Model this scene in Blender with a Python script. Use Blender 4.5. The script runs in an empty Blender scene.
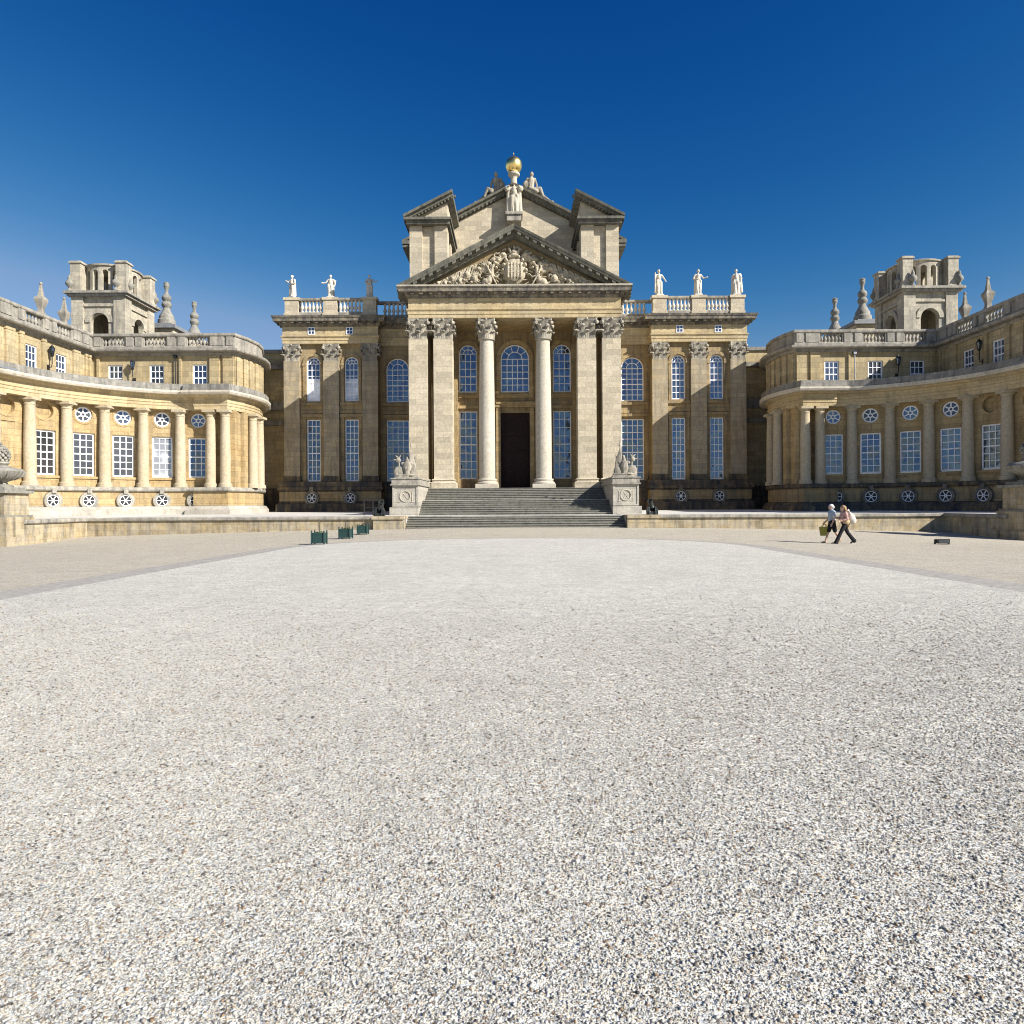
import bpy, bmesh, math, random
import numpy as np
from mathutils import Vector, Matrix
random.seed(7)
R = math.radians
S = bpy.context.scene
COL = S.collection
pi = math.pi

# ------------------------------------------------------------------ helpers
class MB:
    """collects geometry of one mesh"""
    def __init__(s): s.v = []; s.f = []
    def add(s, vs, fs):
        o = len(s.v); s.v += [tuple(p) for p in vs]; s.f += [tuple(i + o for i in f) for f in fs]
        return s
    def hexa(s, p):      # 4 bottom (ccw) + 4 top
        return s.add(p, [(3,2,1,0),(4,5,6,7),(0,1,5,4),(1,2,6,5),(2,3,7,6),(3,0,4,7)])
    def box(s, x0, x1, y0, y1, z0, z1):
        return s.hexa([(x0,y0,z0),(x1,y0,z0),(x1,y1,z0),(x0,y1,z0),(x0,y0,z1),(x1,y0,z1),(x1,y1,z1),(x0,y1,z1)])
    def obox(s, c, d, L, W, z0, z1):   # box centred at c (xy), long axis d
        d = Vector((d[0], d[1])).normalized(); n = Vector((-d.y, d.x)); c = Vector(c)
        q = [c - d*L/2 - n*W/2, c + d*L/2 - n*W/2, c + d*L/2 + n*W/2, c - d*L/2 + n*W/2]
        return s.hexa([(p.x,p.y,z0) for p in q] + [(p.x,p.y,z1) for p in q])
    def prism(s, poly, y0, y1):        # poly in (x,z), extruded along y
        n = len(poly)
        s.add([(x,y0,z) for x,z in poly] + [(x,y1,z) for x,z in poly],
              [tuple(range(n)), tuple(range(2*n-1, n-1, -1))] + [(i,i+n,(i+1)%n+n,(i+1)%n) for i in range(n)])
        return s
    def lathe(s, prof, c=(0,0,0), n=20, sq=False, a0=0.0):
        vs = []; fs = []
        for r, z in prof:
            for i in range(n):
                a = a0 + 2*pi*i/n; rr = r
                if sq: rr = r/max(abs(math.cos(a)), abs(math.sin(a)))
                vs.append((c[0]+rr*math.cos(a), c[1]+rr*math.sin(a), c[2]+z))
        m = len(prof)
        for j in range(m-1):
            for i in range(n):
                k = (i+1) % n
                fs.append((j*n+i, j*n+k, (j+1)*n+k, (j+1)*n+i))
        fs.append(tuple(range(n-1, -1, -1))); fs.append(tuple((m-1)*n+i for i in range(n)))
        return s.add(vs, fs)
    def sweep(s, path, prof, caps=True):
        """closed profile (out, z) swept along plan polyline, out = right of travel"""
        P = [Vector(p) for p in path]; n = len(P); m = len(prof); vs = []; fs = []
        for i in range(n):
            d0 = (P[i]-P[i-1]).normalized() if i > 0 else (P[1]-P[0]).normalized()
            d1 = (P[i+1]-P[i]).normalized() if i < n-1 else d0
            n0 = Vector((d0.y,-d0.x)); n1 = Vector((d1.y,-d1.x))
            b = (n0+n1).normalized(); k = 1.0/max(0.35, b.dot(n0))
            for o, z in prof: q = P[i] + b*(o*k); vs.append((q.x,q.y,z))
        for i in range(n-1):
            for j in range(m):
                k = (j+1) % m
                fs.append((i*m+j, i*m+k, (i+1)*m+k, (i+1)*m+j))
        if caps: fs.append(tuple(range(m))); fs.append(tuple((n-1)*m+j for j in range(m-1,-1,-1)))
        return s.add(vs, fs)
    def teeth(s, path, pitch, w, o0, o1, z0, z1):
        """row of blocks along a plan polyline"""
        for i in range(len(path)-1):
            a = Vector(path[i]); b = Vector(path[i+1]); d = (b-a); L = d.length
            if L < .5: continue
            d.normalize(); nn = Vector((d.y,-d.x)); k = max(1, round(L/pitch))
            for j in range(k):
                c = a + d*(L*(j+.5)/k)
                p = [c-d*w/2+nn*o0, c+d*w/2+nn*o0, c+d*w/2+nn*o1, c-d*w/2+nn*o1]
                s.hexa([(q.x,q.y,z0) for q in p] + [(q.x,q.y,z1) for q in p])
        return s
    def tube(s, pts, rad, n=8):
        vs = []; fs = []
        P = [Vector(p) for p in pts]
        if not hasattr(rad, '__len__'): rad = [rad]*len(P)
        for i, p in enumerate(P):
            d = (P[min(i+1,len(P)-1)]-P[max(i-1,0)]).normalized()
            u = d.orthogonal().normalized() if abs(d.z) > .95 else d.cross(Vector((0,0,1))).normalized()
            w = d.cross(u)
            for k in range(n):
                a = 2*pi*k/n; q = p + (u*math.cos(a)+w*math.sin(a))*rad[i]; vs.append(q)
        for i in range(len(P)-1):
            for k in range(n):
                l = (k+1) % n; fs.append((i*n+k, i*n+l, (i+1)*n+l, (i+1)*n+k))
        fs.append(tuple(range(n-1,-1,-1))); fs.append(tuple((len(P)-1)*n+k for k in range(n)))
        return s.add(vs, fs)
    def ball(s, c, r, n=14, m=10):
        if not hasattr(r, '__len__'): r = (r,r,r)
        vs = [(c[0],c[1],c[2]-r[2])]; fs = []
        for j in range(1, m):
            t = -pi/2 + pi*j/m
            for i in range(n):
                a = 2*pi*i/n
                vs.append((c[0]+r[0]*math.cos(t)*math.cos(a), c[1]+r[1]*math.cos(t)*math.sin(a), c[2]+r[2]*math.sin(t)))
        vs.append((c[0],c[1],c[2]+r[2])); T = len(vs)-1
        for i in range(n):
            k = (i+1) % n
            fs.append((0, 1+k, 1+i)); fs.append((T, 1+(m-2)*n+i, 1+(m-2)*n+k))
            for j in range(m-2): fs.append((1+j*n+i, 1+j*n+k, 1+(j+1)*n+k, 1+(j+1)*n+i))
        return s.add(vs, fs)
    def cap(s, a, b, ra, rb, n=10):
        a = Vector(a); b = Vector(b); s.tube([a, b], [ra, rb], n)
        s.ball(a, ra, n, 6); s.ball(b, rb, n, 6); return s
    def wall(s, mp, u0, u1, z0, z1, ops, t, du=99):
        """wall with openings; mp(u, z, depth) -> point. ops: (kind, uc, half, zlow, zhigh)"""
        br = {u0, u1}
        for k, uc, h, a, b in ops:
            N = 2 if k == 'rect' else 12
            if k == 'rect': br |= {uc-h, uc+h}
            else:
                for i in range(N+1): br.add(uc - h*math.cos(pi*i/N))
        br = sorted(br); L = [br[0]]
        for q in br[1:]:
            while q - L[-1] > du*1.001: L.append(L[-1] + (q-L[-1])/math.ceil((q-L[-1])/du))
            if q - L[-1] > 1e-4: L.append(q)
        def lohi(o, u):
            k, uc, h, a, b = o; w = math.sqrt(max(0, h*h-(u-uc)**2))
            if k == 'rect': return a, b
            if k == 'arch': return a, b-h+w
            c = (a+b)/2; return c-w, c+w
        for a, b in zip(L, L[1:]):
            m = (a+b)/2; act = sorted([o for o in ops if abs(m-o[1]) < o[2]], key=lambda o: o[3])
            pa = pb = z0; segs = []
            for o in act:
                la, ha = lohi(o, a); lb, hb = lohi(o, b)
                segs.append((pa, pb, la, lb)); pa, pb = ha, hb
            segs.append((pa, pb, z1, z1))
            for qa, qb, ra, rb in segs:
                if ra-qa < 1e-4 and rb-qb < 1e-4: continue
                s.hexa([mp(a,qa,0), mp(b,qb,0), mp(b,qb,t), mp(a,qa,t), mp(a,ra,0), mp(b,rb,0), mp(b,rb,t), mp(a,ra,t)])
        return s
    def xf(s, M):
        s.v = [tuple(M @ Vector(p)) for p in s.v]; return s
    def mesh(s, name, mat, smooth=0):
        me = bpy.data.meshes.new(name); me.from_pydata(s.v, [], s.f)
        bm = bmesh.new(); bm.from_mesh(me)
        bmesh.ops.recalc_face_normals(bm, faces=bm.faces)
        if smooth:
            for f in bm.faces: f.smooth = True
            for e in bm.edges:
                if len(e.link_faces) == 2 and e.calc_face_angle(0) > R(smooth): e.smooth = False
        bm.to_mesh(me); bm.free()
        if mat: me.materials.append(mat)
        return me
    def obj(s, name, mat, parent=None, smooth=0, **kw):
        """geometry in world coordinates -> object (local to its parent)"""
        o = bpy.data.objects.new(name, None if False else bpy.data.meshes.new(name))
        w = wloc(parent)
        s.v = [(x-w.x, y-w.y, z-w.z) for x, y, z in s.v]
        old = o.data; o.data = s.mesh(name, mat, smooth); bpy.data.meshes.remove(old)
        COL.objects.link(o)
        if parent: o.parent = parent
        for k, v in kw.items(): o[k] = v
        return o

def wloc(p):
    v = Vector((0,0,0))
    while p: v = v + p.location; p = p.parent
    return v
def inst(name, me, parent, loc, rz=0.0, sc=(1,1,1)):
    """an object sharing a mesh, loc in world coordinates"""
    o = bpy.data.objects.new(name, me); COL.objects.link(o)
    if parent: o.parent = parent
    o.location = Vector(loc) - wloc(parent); o.rotation_euler = (0,0,rz); o.scale = sc
    return o
def sub(name, me, parent):
    o = bpy.data.objects.new(name, me); COL.objects.link(o); o.parent = parent; return o
def thing(name, label, cat, loc=(0,0,0), group=None, rz=0):
    o = bpy.data.objects.new(name, None); COL.objects.link(o); o.location = loc; o.rotation_euler = (0,0,rz)
    o.empty_display_size = .2
    return tag(o, label, cat, group)
def tag(o, label, cat, group=None):
    o['label'] = label; o['category'] = cat
    if group: o['group'] = group
    return o
def struct(o, kind='structure'): o['kind'] = kind; return o

def sculpt_mesh(mb, name, mat, voxel, smooth=2):
    """fuse overlapping closed shapes into one continuous surface"""
    me = bpy.data.meshes.new(name); me.from_pydata(mb.v, [], mb.f)
    bm = bmesh.new(); bm.from_mesh(me); bmesh.ops.recalc_face_normals(bm, faces=bm.faces); bm.to_mesh(me); bm.free()
    o = bpy.data.objects.new('tmp', me); COL.objects.link(o)
    m = o.modifiers.new('r', 'REMESH'); m.mode = 'VOXEL'; m.voxel_size = voxel; m.use_smooth_shade = True
    if smooth: q = o.modifiers.new('s', 'SMOOTH'); q.iterations = smooth; q.factor = .5
    dg = bpy.context.evaluated_depsgraph_get()
    out = bpy.data.meshes.new_from_object(o.evaluated_get(dg)); out.name = name
    bpy.data.objects.remove(o); bpy.data.meshes.remove(me)
    out.materials.clear(); out.materials.append(mat)
    return out

# ------------------------------------------------------------------ materials
def nt(name):
    m = bpy.data.materials.new(name); m.use_nodes = True
    t = m.node_tree; b = t.nodes['Principled BSDF']
    return m, t, b, t.nodes, t.links
def node(N, kind, **kw):
    n = N.new(kind)
    for k, v in kw.items():
        if k.startswith('i_'): n.inputs[k[2:].replace('_',' ')].default_value = v
        else: setattr(n, k, v)
    return n
def ramp(N, stops):
    r = N.new('ShaderNodeValToRGB'); e = r.color_ramp.elements
    while len(e) < len(stops): e.new(.5)
    for el, (p, c) in zip(e, stops):
        el.position = p; el.color = (c,c,c,1) if not hasattr(c,'__len__') else (*c,1)
    return r
def mix(N, L, fac, a, b, mode='MIX'):
    m = N.new('ShaderNodeMix'); m.data_type = 'RGBA'; m.blend_type = mode
    for sock, v in ((m.inputs[0], fac), (m.inputs[6], a), (m.inputs[7], b)):
        if hasattr(v, 'is_linked'): L.new(v, sock)
        elif hasattr(v, '__len__'): sock.default_value = (*v,1)
        else: sock.default_value = v
    return m.outputs[2]
def stone(name, a, b, dark, damt=.5, lo=.5, hi=.72, bricks=True, bump=.45, mort=.60, row=.46, grime=None):
    m, t, B, N, L = nt(name)
    g = node(N, 'ShaderNodeNewGeometry')
    n1 = node(N, 'ShaderNodeTexNoise', i_Scale=.33, i_Detail=7.0, i_Roughness=.62); L.new(g.outputs['Position'], n1.inputs['Vector'])
    r1 = ramp(N, [(.34,0.),(.66,1.)]); L.new(n1.outputs[0], r1.inputs[0])
    c = mix(N, L, r1.outputs[0], a, b)
    n4 = node(N, 'ShaderNodeTexNoise', i_Scale=5.5, i_Detail=5.0, i_Roughness=.7); L.new(g.outputs['Position'], n4.inputs['Vector'])
    r4 = ramp(N, [(.3,.74),(.7,1.15)]); L.new(n4.outputs[0], r4.inputs[0])
    c = mix(N, L, 1.0, c, r4.outputs[0], 'MULTIPLY')
    hgt = n4.outputs[0]
    if bricks:
        sx = node(N, 'ShaderNodeSeparateXYZ'); L.new(g.outputs['Position'], sx.inputs[0])
        ad = node(N, 'ShaderNodeMath', operation='ADD'); L.new(sx.outputs[0], ad.inputs[0]); L.new(sx.outputs[1], ad.inputs[1])
        cb = node(N, 'ShaderNodeCombineXYZ'); L.new(ad.outputs[0], cb.inputs[0]); L.new(sx.outputs[2], cb.inputs[1])
        br = node(N, 'ShaderNodeTexBrick', i_Scale=1.0, i_Color1=(1.14,1.11,1.04,1), i_Color2=(.77,.76,.74,1), i_Mortar=(mort,mort*.97,mort*.92,1))
        br.inputs['Mortar Size'].default_value = .015; br.inputs['Mortar Smooth'].default_value = .3
        br.inputs['Brick Width'].default_value = 1.15; br.inputs['Row Height'].default_value = row; br.inputs['Bias'].default_value = -.25
        L.new(cb.outputs[0], br.inputs['Vector'])
        c = mix(N, L, 1.0, c, br.outputs[0], 'MULTIPLY')
    # weather streaks and lichen patches (dirt with a shape of its own)
    mp = node(N, 'ShaderNodeMapping'); mp.inputs['Scale'].default_value = (2.3,2.3,.34); L.new(g.outputs['Position'], mp.inputs[0])
    n2 = node(N, 'ShaderNodeTexNoise', i_Scale=1.0, i_Detail=8.0, i_Roughness=.68); L.new(mp.outputs[0], n2.inputs['Vector'])
    r2 = ramp(N, [(lo,0.),(hi,damt)]); L.new(n2.outputs[0], r2.inputs[0])
    c = mix(N, L, r2.outputs[0], c, dark)
    if grime:   # grey crust patches
        n3 = node(N, 'ShaderNodeTexNoise', i_Scale=1.9, i_Detail=9.0, i_Roughness=.74); L.new(g.outputs['Position'], n3.inputs['Vector'])
        r3 = ramp(N, [(.42,0.),(.6,grime[1])]); L.new(n3.outputs[0], r3.inputs[0])
        c = mix(N, L, r3.outputs[0], c, grime[0])
    L.new(c, B.inputs['Base Color']); B.inputs['Roughness'].default_value = .88
    B.inputs['Specular IOR Level'].default_value = .25
    n5 = node(N, 'ShaderNodeTexNoise', i_Scale=14.0, i_Detail=6.0, i_Roughness=.7); L.new(g.outputs['Position'], n5.inputs['Vector'])
    bp = node(N, 'ShaderNodeBump', i_Strength=bump, i_Distance=.05); L.new(n5.outputs[0], bp.inputs['Height'])
    L.new(bp.outputs[0], B.inputs['Normal'])
    return m
def plain(name, c, rough=.6, metal=0., var=.12, scale=6., spec=.4):
    m, t, B, N, L = nt(name)
    g = node(N, 'ShaderNodeNewGeometry')
    n = node(N, 'ShaderNodeTexNoise', i_Scale=scale, i_Detail=5.0); L.new(g.outputs['Position'], n.inputs['Vector'])
    r = ramp(N, [(.3, 1-var),(.7, 1+var)]); L.new(n.outputs[0], r.inputs[0])
    L.new(mix(N, L, 1.0, c, r.outputs[0], 'MULTIPLY'), B.inputs['Base Color'])
    B.inputs['Roughness'].default_value = rough; B.inputs['Metallic'].default_value = metal
    B.inputs['Specular IOR Level'].default_value = spec
    return m

HONEY = (.54,.385,.175); HONEY2 = (.60,.47,.27)
M = {}
M['honey'] = stone('honey_limestone', (.39,.28,.135), (.435,.34,.20), (.17,.13,.08), .65, .48, .70)
M['attic'] = stone('pale_attic_stone', (.42,.335,.19), (.45,.38,.25), (.21,.17,.105), .6, .48, .70)
M['pil'] = stone('weathered_pilaster_stone', (.38,.305,.19), (.42,.36,.25), (.13,.112,.085), .7, .46, .68, grime=((.30,.28,.24),.45))
M['entab'] = stone('pale_honey_entablature', (.465,.37,.215), (.49,.415,.275), (.22,.17,.10), .5, .5, .74, mort=.8)
M['cap'] = stone('weathered_capital_stone', (.50,.45,.35), (.42,.38,.30), (.13,.12,.10), .8, .42, .62, bricks=False, grime=((.16,.15,.13),.5))
M['tymp'] = stone('shade_darkened_tympanum', (.27,.20,.105), (.31,.24,.14), (.12,.09,.05), .6, .45, .7, bricks=False)  # tan wall behind the relief, undercut shade darkened into its colour
M['rake'] = stone('greenish_weathered_cornice', (.17,.168,.135), (.22,.205,.155), (.06,.06,.052), .85, .42, .64, bricks=False, grime=((.10,.10,.09),.5))
M['honey_round'] = stone('honey_column_stone', (.455,.375,.245), (.49,.425,.31), (.21,.175,.12), .45, .54, .76, bricks=False)
M['main'] = stone('weathered_honey_limestone', (.35,.245,.11), (.395,.305,.17), (.11,.088,.058), .8, .46, .66, grime=((.24,.215,.17),.4))
M['pale'] = stone('pale_limestone', (.51,.455,.36), (.465,.41,.31), (.27,.24,.19), .4, .55, .78, mort=.8)
M['pale_round'] = stone('pale_column_limestone', (.52,.475,.39), (.48,.43,.335), (.29,.26,.21), .4, .55, .78, bricks=False)
M['grey'] = stone('lichened_grey_stone', (.45,.41,.33), (.38,.35,.29), (.13,.125,.115), .8, .46, .66, bricks=False, bump=.5, grime=((.13,.13,.12),.45))
M['lip'] = stone('pale_cornice_lip', (.62,.56,.45), (.54,.49,.40), (.22,.20,.17), .6, .5, .7, bricks=False)
M['crust'] = stone('grey_crusted_course', (.33,.31,.265), (.28,.265,.23), (.09,.088,.08), .8, .45, .65, bricks=False, grime=((.11,.108,.10),.45))
M['balus'] = stone('lichened_balustrade_stone', (.42,.385,.32), (.36,.335,.28), (.12,.115,.105), .75, .46, .66, bricks=False, grime=((.15,.145,.13),.4))
M['cornice'] = stone('sooty_cornice_stone', (.34,.29,.20), (.28,.25,.20), (.075,.072,.07), .9, .42, .62, bricks=False, grime=((.07,.07,.068),.7))
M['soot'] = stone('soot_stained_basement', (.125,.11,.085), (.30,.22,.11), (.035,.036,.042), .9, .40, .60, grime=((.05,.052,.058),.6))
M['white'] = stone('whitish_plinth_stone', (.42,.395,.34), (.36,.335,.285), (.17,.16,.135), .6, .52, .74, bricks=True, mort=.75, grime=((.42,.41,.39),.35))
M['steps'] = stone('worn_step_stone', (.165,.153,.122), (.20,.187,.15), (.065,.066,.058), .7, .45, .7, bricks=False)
M['stepsedge'] = stone('pale_landing_stone', (.62,.60,.54), (.5,.48,.43), (.3,.29,.27), .4, .5, .7, bricks=False)
M['lowwall'] = stone('low_wall_stone', (.38,.30,.17), (.43,.36,.24), (.10,.088,.068), .85, .45, .66, mort=.74, row=.36, grime=((.45,.43,.38),.35))
M['statue'] = stone('white_statue_stone', (.62,.58,.50), (.55,.51,.43), (.42,.39,.33), .5, .5, .7, bricks=False, bump=.2)
M['relief'] = stone('carved_relief_stone', (.50,.44,.33), (.45,.39,.28), (.16,.14,.10), .7, .46, .66, bricks=False, bump=.2)
M['urn'] = stone('lichened_urn_stone', (.34,.32,.27), (.27,.26,.22), (.10,.10,.09), .7, .46, .66, bricks=False, bump=.5)
M['lead'] = plain('lead_roof', (.20,.21,.22), .6, 0, .2, 2.)
M['paint'] = plain('white_window_paint', (.86,.87,.88), .45, 0, .05)
M['door'] = plain('dark_oak_door', (.032,.020,.020), .7, 0, .35, 8., .12)
M['iron'] = plain('black_iron', (.018,.018,.02), .5, 0, .2)
M['green'] = plain('dark_green_paint', (.018,.05,.047), .45, 0, .18, 9.)
M['soil'] = plain('dark_soil', (.06,.045,.03), .9, 0, .4, 30.)
M['bark'] = plain('thin_bark', (.10,.08,.055), .85, 0, .3, 20.)
M['leaf'] = plain('dull_leaf', (.07,.10,.035), .6, 0, .3, 40.)
M['bronze'] = plain('dark_bronze', (.055,.06,.058), .45, .6, .3, 12.)
M['steel'] = plain('grey_galvanised_steel', (.38,.39,.40), .45, .6, .1)
M['gold'] = plain('gilded_copper', (.95,.72,.28), .33, 1.0, .06, 3.)
def glass(name, base, refl=.30):
    m, t, B, N, L = nt(name)
    g = node(N, 'ShaderNodeNewGeometry')
    n = node(N, 'ShaderNodeTexNoise', i_Scale=1.6, i_Detail=2.0); L.new(g.outputs['Position'], n.inputs['Vector'])
    n2 = node(N, 'ShaderNodeTexNoise', i_Scale=.45, i_Detail=3.0); L.new(g.outputs['Position'], n2.inputs['Vector'])
    r = ramp(N, [(.4,.4),(.65,1.9)]); L.new(n2.outputs[0], r.inputs[0])
    L.new(mix(N, L, 1.0, base, r.outputs[0], 'MULTIPLY'), B.inputs['Base Color'])
    B.inputs['Roughness'].default_value = .5
    bp = node(N, 'ShaderNodeBump', i_Strength=.05, i_Distance=.05); L.new(n.outputs[0], bp.inputs['Height'])
    gl = node(N, 'ShaderNodeBsdfGlossy', i_Roughness=.03); gl.inputs['Color'].default_value = (.42,.64,1,1)
    vo = node(N, 'ShaderNodeTexVoronoi', i_Scale=2.1); L.new(g.outputs['Position'], vo.inputs['Vector'])   # each old pane sits at its own slight tilt
    ma = node(N, 'ShaderNodeVectorMath', operation='MULTIPLY_ADD'); ma.inputs[1].default_value = (.09,.09,.09); L.new(vo.outputs['Color'], ma.inputs[0])
    sb = node(N, 'ShaderNodeVectorMath', operation='SUBTRACT'); sb.inputs[1].default_value = (.045,.045,.045); L.new(bp.outputs[0], sb.inputs[0]); L.new(sb.outputs[0], ma.inputs[2])
    nz = node(N, 'ShaderNodeVectorMath', operation='NORMALIZE'); L.new(ma.outputs[0], nz.inputs[0]); L.new(nz.outputs[0], gl.inputs['Normal'])
    fr = node(N, 'ShaderNodeLayerWeight', i_Blend=.25)
    ad = node(N, 'ShaderNodeMath', operation='ADD'); ad.use_clamp = True; ad.inputs[1].default_value = refl; L.new(fr.outputs[0], ad.inputs[0])
    mx = N.new('ShaderNodeMixShader'); L.new(ad.outputs[0], mx.inputs[0]); L.new(B.outputs[0], mx.inputs[1]); L.new(gl.outputs[0], mx.inputs[2])
    L.new(mx.outputs[0], N['Material Output'].inputs[0])
    return m
M['glass'] = glass('old_window_glass', (.008,.016,.034), .15)
M['glass_dim'] = glass('dim_window_glass', (.018,.016,.016), .05)
M['blind'] = glass('glass_over_drawn_blind', (.55,.56,.57), .10)

def gravel(name, hi, dark, scale):
    m, t, B, N, L = nt(name)
    g = node(N, 'ShaderNodeNewGeometry'); P = g.outputs['Position']
    fl = node(N, 'ShaderNodeVectorMath', operation='MULTIPLY'); fl.inputs[1].default_value = (1,1,0); L.new(P, fl.inputs[0]); P = fl.outputs[0]
    wn = node(N, 'ShaderNodeTexNoise', i_Scale=scale*.6, i_Detail=3.0); L.new(P, wn.inputs['Vector'])
    wv = node(N, 'ShaderNodeVectorMath', operation='MULTIPLY_ADD'); wv.inputs[1].default_value = (1.5/scale,)*3
    L.new(wn.outputs['Color'], wv.inputs[0]); L.new(P, wv.inputs[2]); W = wv.outputs[0]
    v = node(N, 'ShaderNodeTexVoronoi', voronoi_dimensions='2D', i_Scale=scale); L.new(W, v.inputs['Vector'])
    v2 = node(N, 'ShaderNodeTexVoronoi', voronoi_dimensions='2D', i_Scale=scale*.55); L.new(W, v2.inputs['Vector'])
    sp = node(N, 'ShaderNodeSeparateColor'); L.new(v.outputs['Color'], sp.inputs[0])
    sp2 = node(N, 'ShaderNodeSeparateColor'); L.new(v2.outputs['Color'], sp2.inputs[0])
    S_ = lambda f: tuple(min(.95,f*x) for x in hi)
    r = ramp(N, [(0.,S_(.34)),(.11,S_(.56)),(.24,S_(.88)),(.45,hi),(.8,S_(1.06)),(1.,S_(1.14))]); L.new(sp.outputs[0], r.inputs[0])
    hue = ramp(N, [(0.,(1.02,.93,.76)),(.14,(1.06,.91,.72)),(.28,(1.,.985,.94)),(.8,(1.,1.,.99)),(1.,(.86,.95,1.08))]); L.new(sp.outputs[1], hue.inputs[0])
    c = mix(N, L, 1.0, r.outputs[0], hue.outputs[0], 'MULTIPLY')
    big = ramp(N, [(0.,.42),(.08,.68),(.2,1.),(1.,1.06)]); L.new(sp2.outputs[2], big.inputs[0])
    c = mix(N, L, 1.0, c, big.outputs[0], 'MULTIPLY')
    # irregular hollows and gaps between the stones, their shade painted into the colour
    nh = node(N, 'ShaderNodeTexNoise', i_Scale=scale*.42, i_Detail=3.0, i_Roughness=.6); L.new(P, nh.inputs['Vector'])
    rh = ramp(N, [(.34,dark),(.45,.85),(.52,1.)]); L.new(nh.outputs[0], rh.inputs[0])
    c = mix(N, L, 1.0, c, rh.outputs[0], 'MULTIPLY')
    gap = ramp(N, [(.38,1.),(.62,.82),(.9,.5)]); L.new(v.outputs['Distance'], gap.inputs[0])
    c = mix(N, L, 1.0, c, gap.outputs[0], 'MULTIPLY')
    for sc, a, b in ((16.,.8,1.08),(4.,.86,1.07),(.9,.92,1.05),(.12,.95,1.03)):
        n = node(N, 'ShaderNodeTexNoise', i_Scale=sc, i_Detail=6.0, i_Roughness=.65); L.new(P, n.inputs['Vector'])
        q = ramp(N, [(.32,a),(.6,b)]); L.new(n.outputs[0], q.inputs[0]); c = mix(N, L, 1.0, c, q.outputs[0], 'MULTIPLY')
    L.new(c, B.inputs['Base Color']); B.inputs['Roughness'].default_value = .85; B.inputs['Specular IOR Level'].default_value = .2
    hr = ramp(N, [(0.,1.),(.5,.75),(.9,0.)]); L.new(v.outputs['Distance'], hr.inputs[0])
    hm = node(N, 'ShaderNodeMath', operation='MULTIPLY_ADD'); hm.inputs[1].default_value = .7; L.new(sp2.outputs[0], hm.inputs[0]); L.new(hr.outputs[0], hm.inputs[2])
    bp = node(N, 'ShaderNodeBump', i_Strength=.7, i_Distance=.005); L.new(hm.outputs[0], bp.inputs['Height']); L.new(bp.outputs[0], B.inputs['Normal'])
    return m
M['gravel'] = gravel('pale_gravel', (.75,.732,.665), .5, 125.)
M['court'] = gravel('tan_gravel', (.63,.58,.48), .55, 125.)
M['setts'] = plain('grey_sett_paving', (.37,.345,.305), .9, 0, .2, 7., .2)
M['stepnose'] = stone('pale_step_edge', (.30,.295,.255), (.24,.235,.205), (.11,.11,.10), .6, .45, .7, bricks=False)  # treads and nosings in a paler tone than the risers
M['flags'] = stone('terrace_flagstone', (.66,.64,.59), (.58,.56,.51), (.36,.35,.32), .4, .5, .7, bricks=False)

m, t, B, N, L = nt('pebbles'); g = node(N, 'ShaderNodeNewGeometry')
r = ramp(N, [(0.,(.07,.066,.064)),(.07,(.14,.12,.10)),(.15,(.29,.19,.105)),(.23,(.31,.295,.28)),(.33,(.42,.365,.275)),(.5,(.475,.45,.385)),(.75,(.51,.49,.435)),(1.,(.54,.53,.49))]); L.new(g.outputs['Random Per Island'], r.inputs[0])
n = node(N, 'ShaderNodeTexNoise', i_Scale=260., i_Detail=3.0); L.new(g.outputs['Position'], n.inputs['Vector'])
q = ramp(N, [(.3,.78),(.7,1.1)]); L.new(n.outputs[0], q.inputs[0])
L.new(mix(N, L, 1.0, r.outputs[0], q.outputs[0], 'MULTIPLY'), B.inputs['Base Color']); B.inputs['Roughness'].default_value = .7; B.inputs['Specular IOR Level'].default_value = .3
M['pebbles'] = m
# ------------------------------------------------------------------ ground
def sm(a, b, x): t = min(1, max(0, (x-a)/(b-a))); return t*t*(3-2*t)
def zg(x, y):      # the court falls gently towards its outer corners
    return -.65*(min(abs(x),32)/29)**1.6*sm(5,35,y)*(1-.3*sm(40,48,y)) + .06*sm(30,46,y)
def sheet(name, pts_fn, us, vs, mat, dz=0):
    b = MB(); V = []; F = []
    for v in vs:
        for u in us:
            x, y = pts_fn(u, v); V.append((x, y, zg(x,y)+dz))
    n = len(us)
    for j in range(len(vs)-1):
        for i in range(n-1): F.append((j*n+i, j*n+i+1, (j+1)*n+i+1, (j+1)*n+i))
    b.add(V, F); o = b.obj(name, mat, smooth=40); return struct(o)
xs = [-900,-300,-120,-60] + [x*2.0 for x in range(-20,21)] + [60,120,300,900]
ys = [-400,-100,-40] + [y*1.5 for y in range(-14,34)] + [60,90,200,900]
sheet('ground', lambda u,v: (u,v), xs, ys, M['court'])
# pale gravel drive with a rounded end, edged by a strip of setts
def outline(hw, y1, rad):
    P = [(-hw-.25, -30), (-hw, -6), (-hw, y1-rad)]
    for i in range(1, 13):
        a = pi - (pi/2)*i/12; P.append((-hw+rad+rad*math.cos(a), y1-rad+rad*math.sin(a)))
    return P + [(-x, y) for x, y in reversed(P)]
def clipfill(name, hw, y1, rad, mat, dz):
    b = MB(); V = []; F = []; rows = [-30+.75*i for i in range(int((y1+30)/.75))] + [y1-.15, y1-.01]
    for y in rows:
        w = hw
        if y > y1-rad: w = hw-rad+math.sqrt(max(0, rad*rad-(y-(y1-rad))**2))
        for i in range(25): x = -w+2*w*i/24; V.append((x, y, zg(x,y)+dz))
    for j in range(len(rows)-1):
        for i in range(24): F.append((j*25+i, j*25+i+1, (j+1)*25+i+1, (j+1)*25+i))
    b.add(V, F); return struct(b.obj(name, mat, smooth=40))
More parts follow.
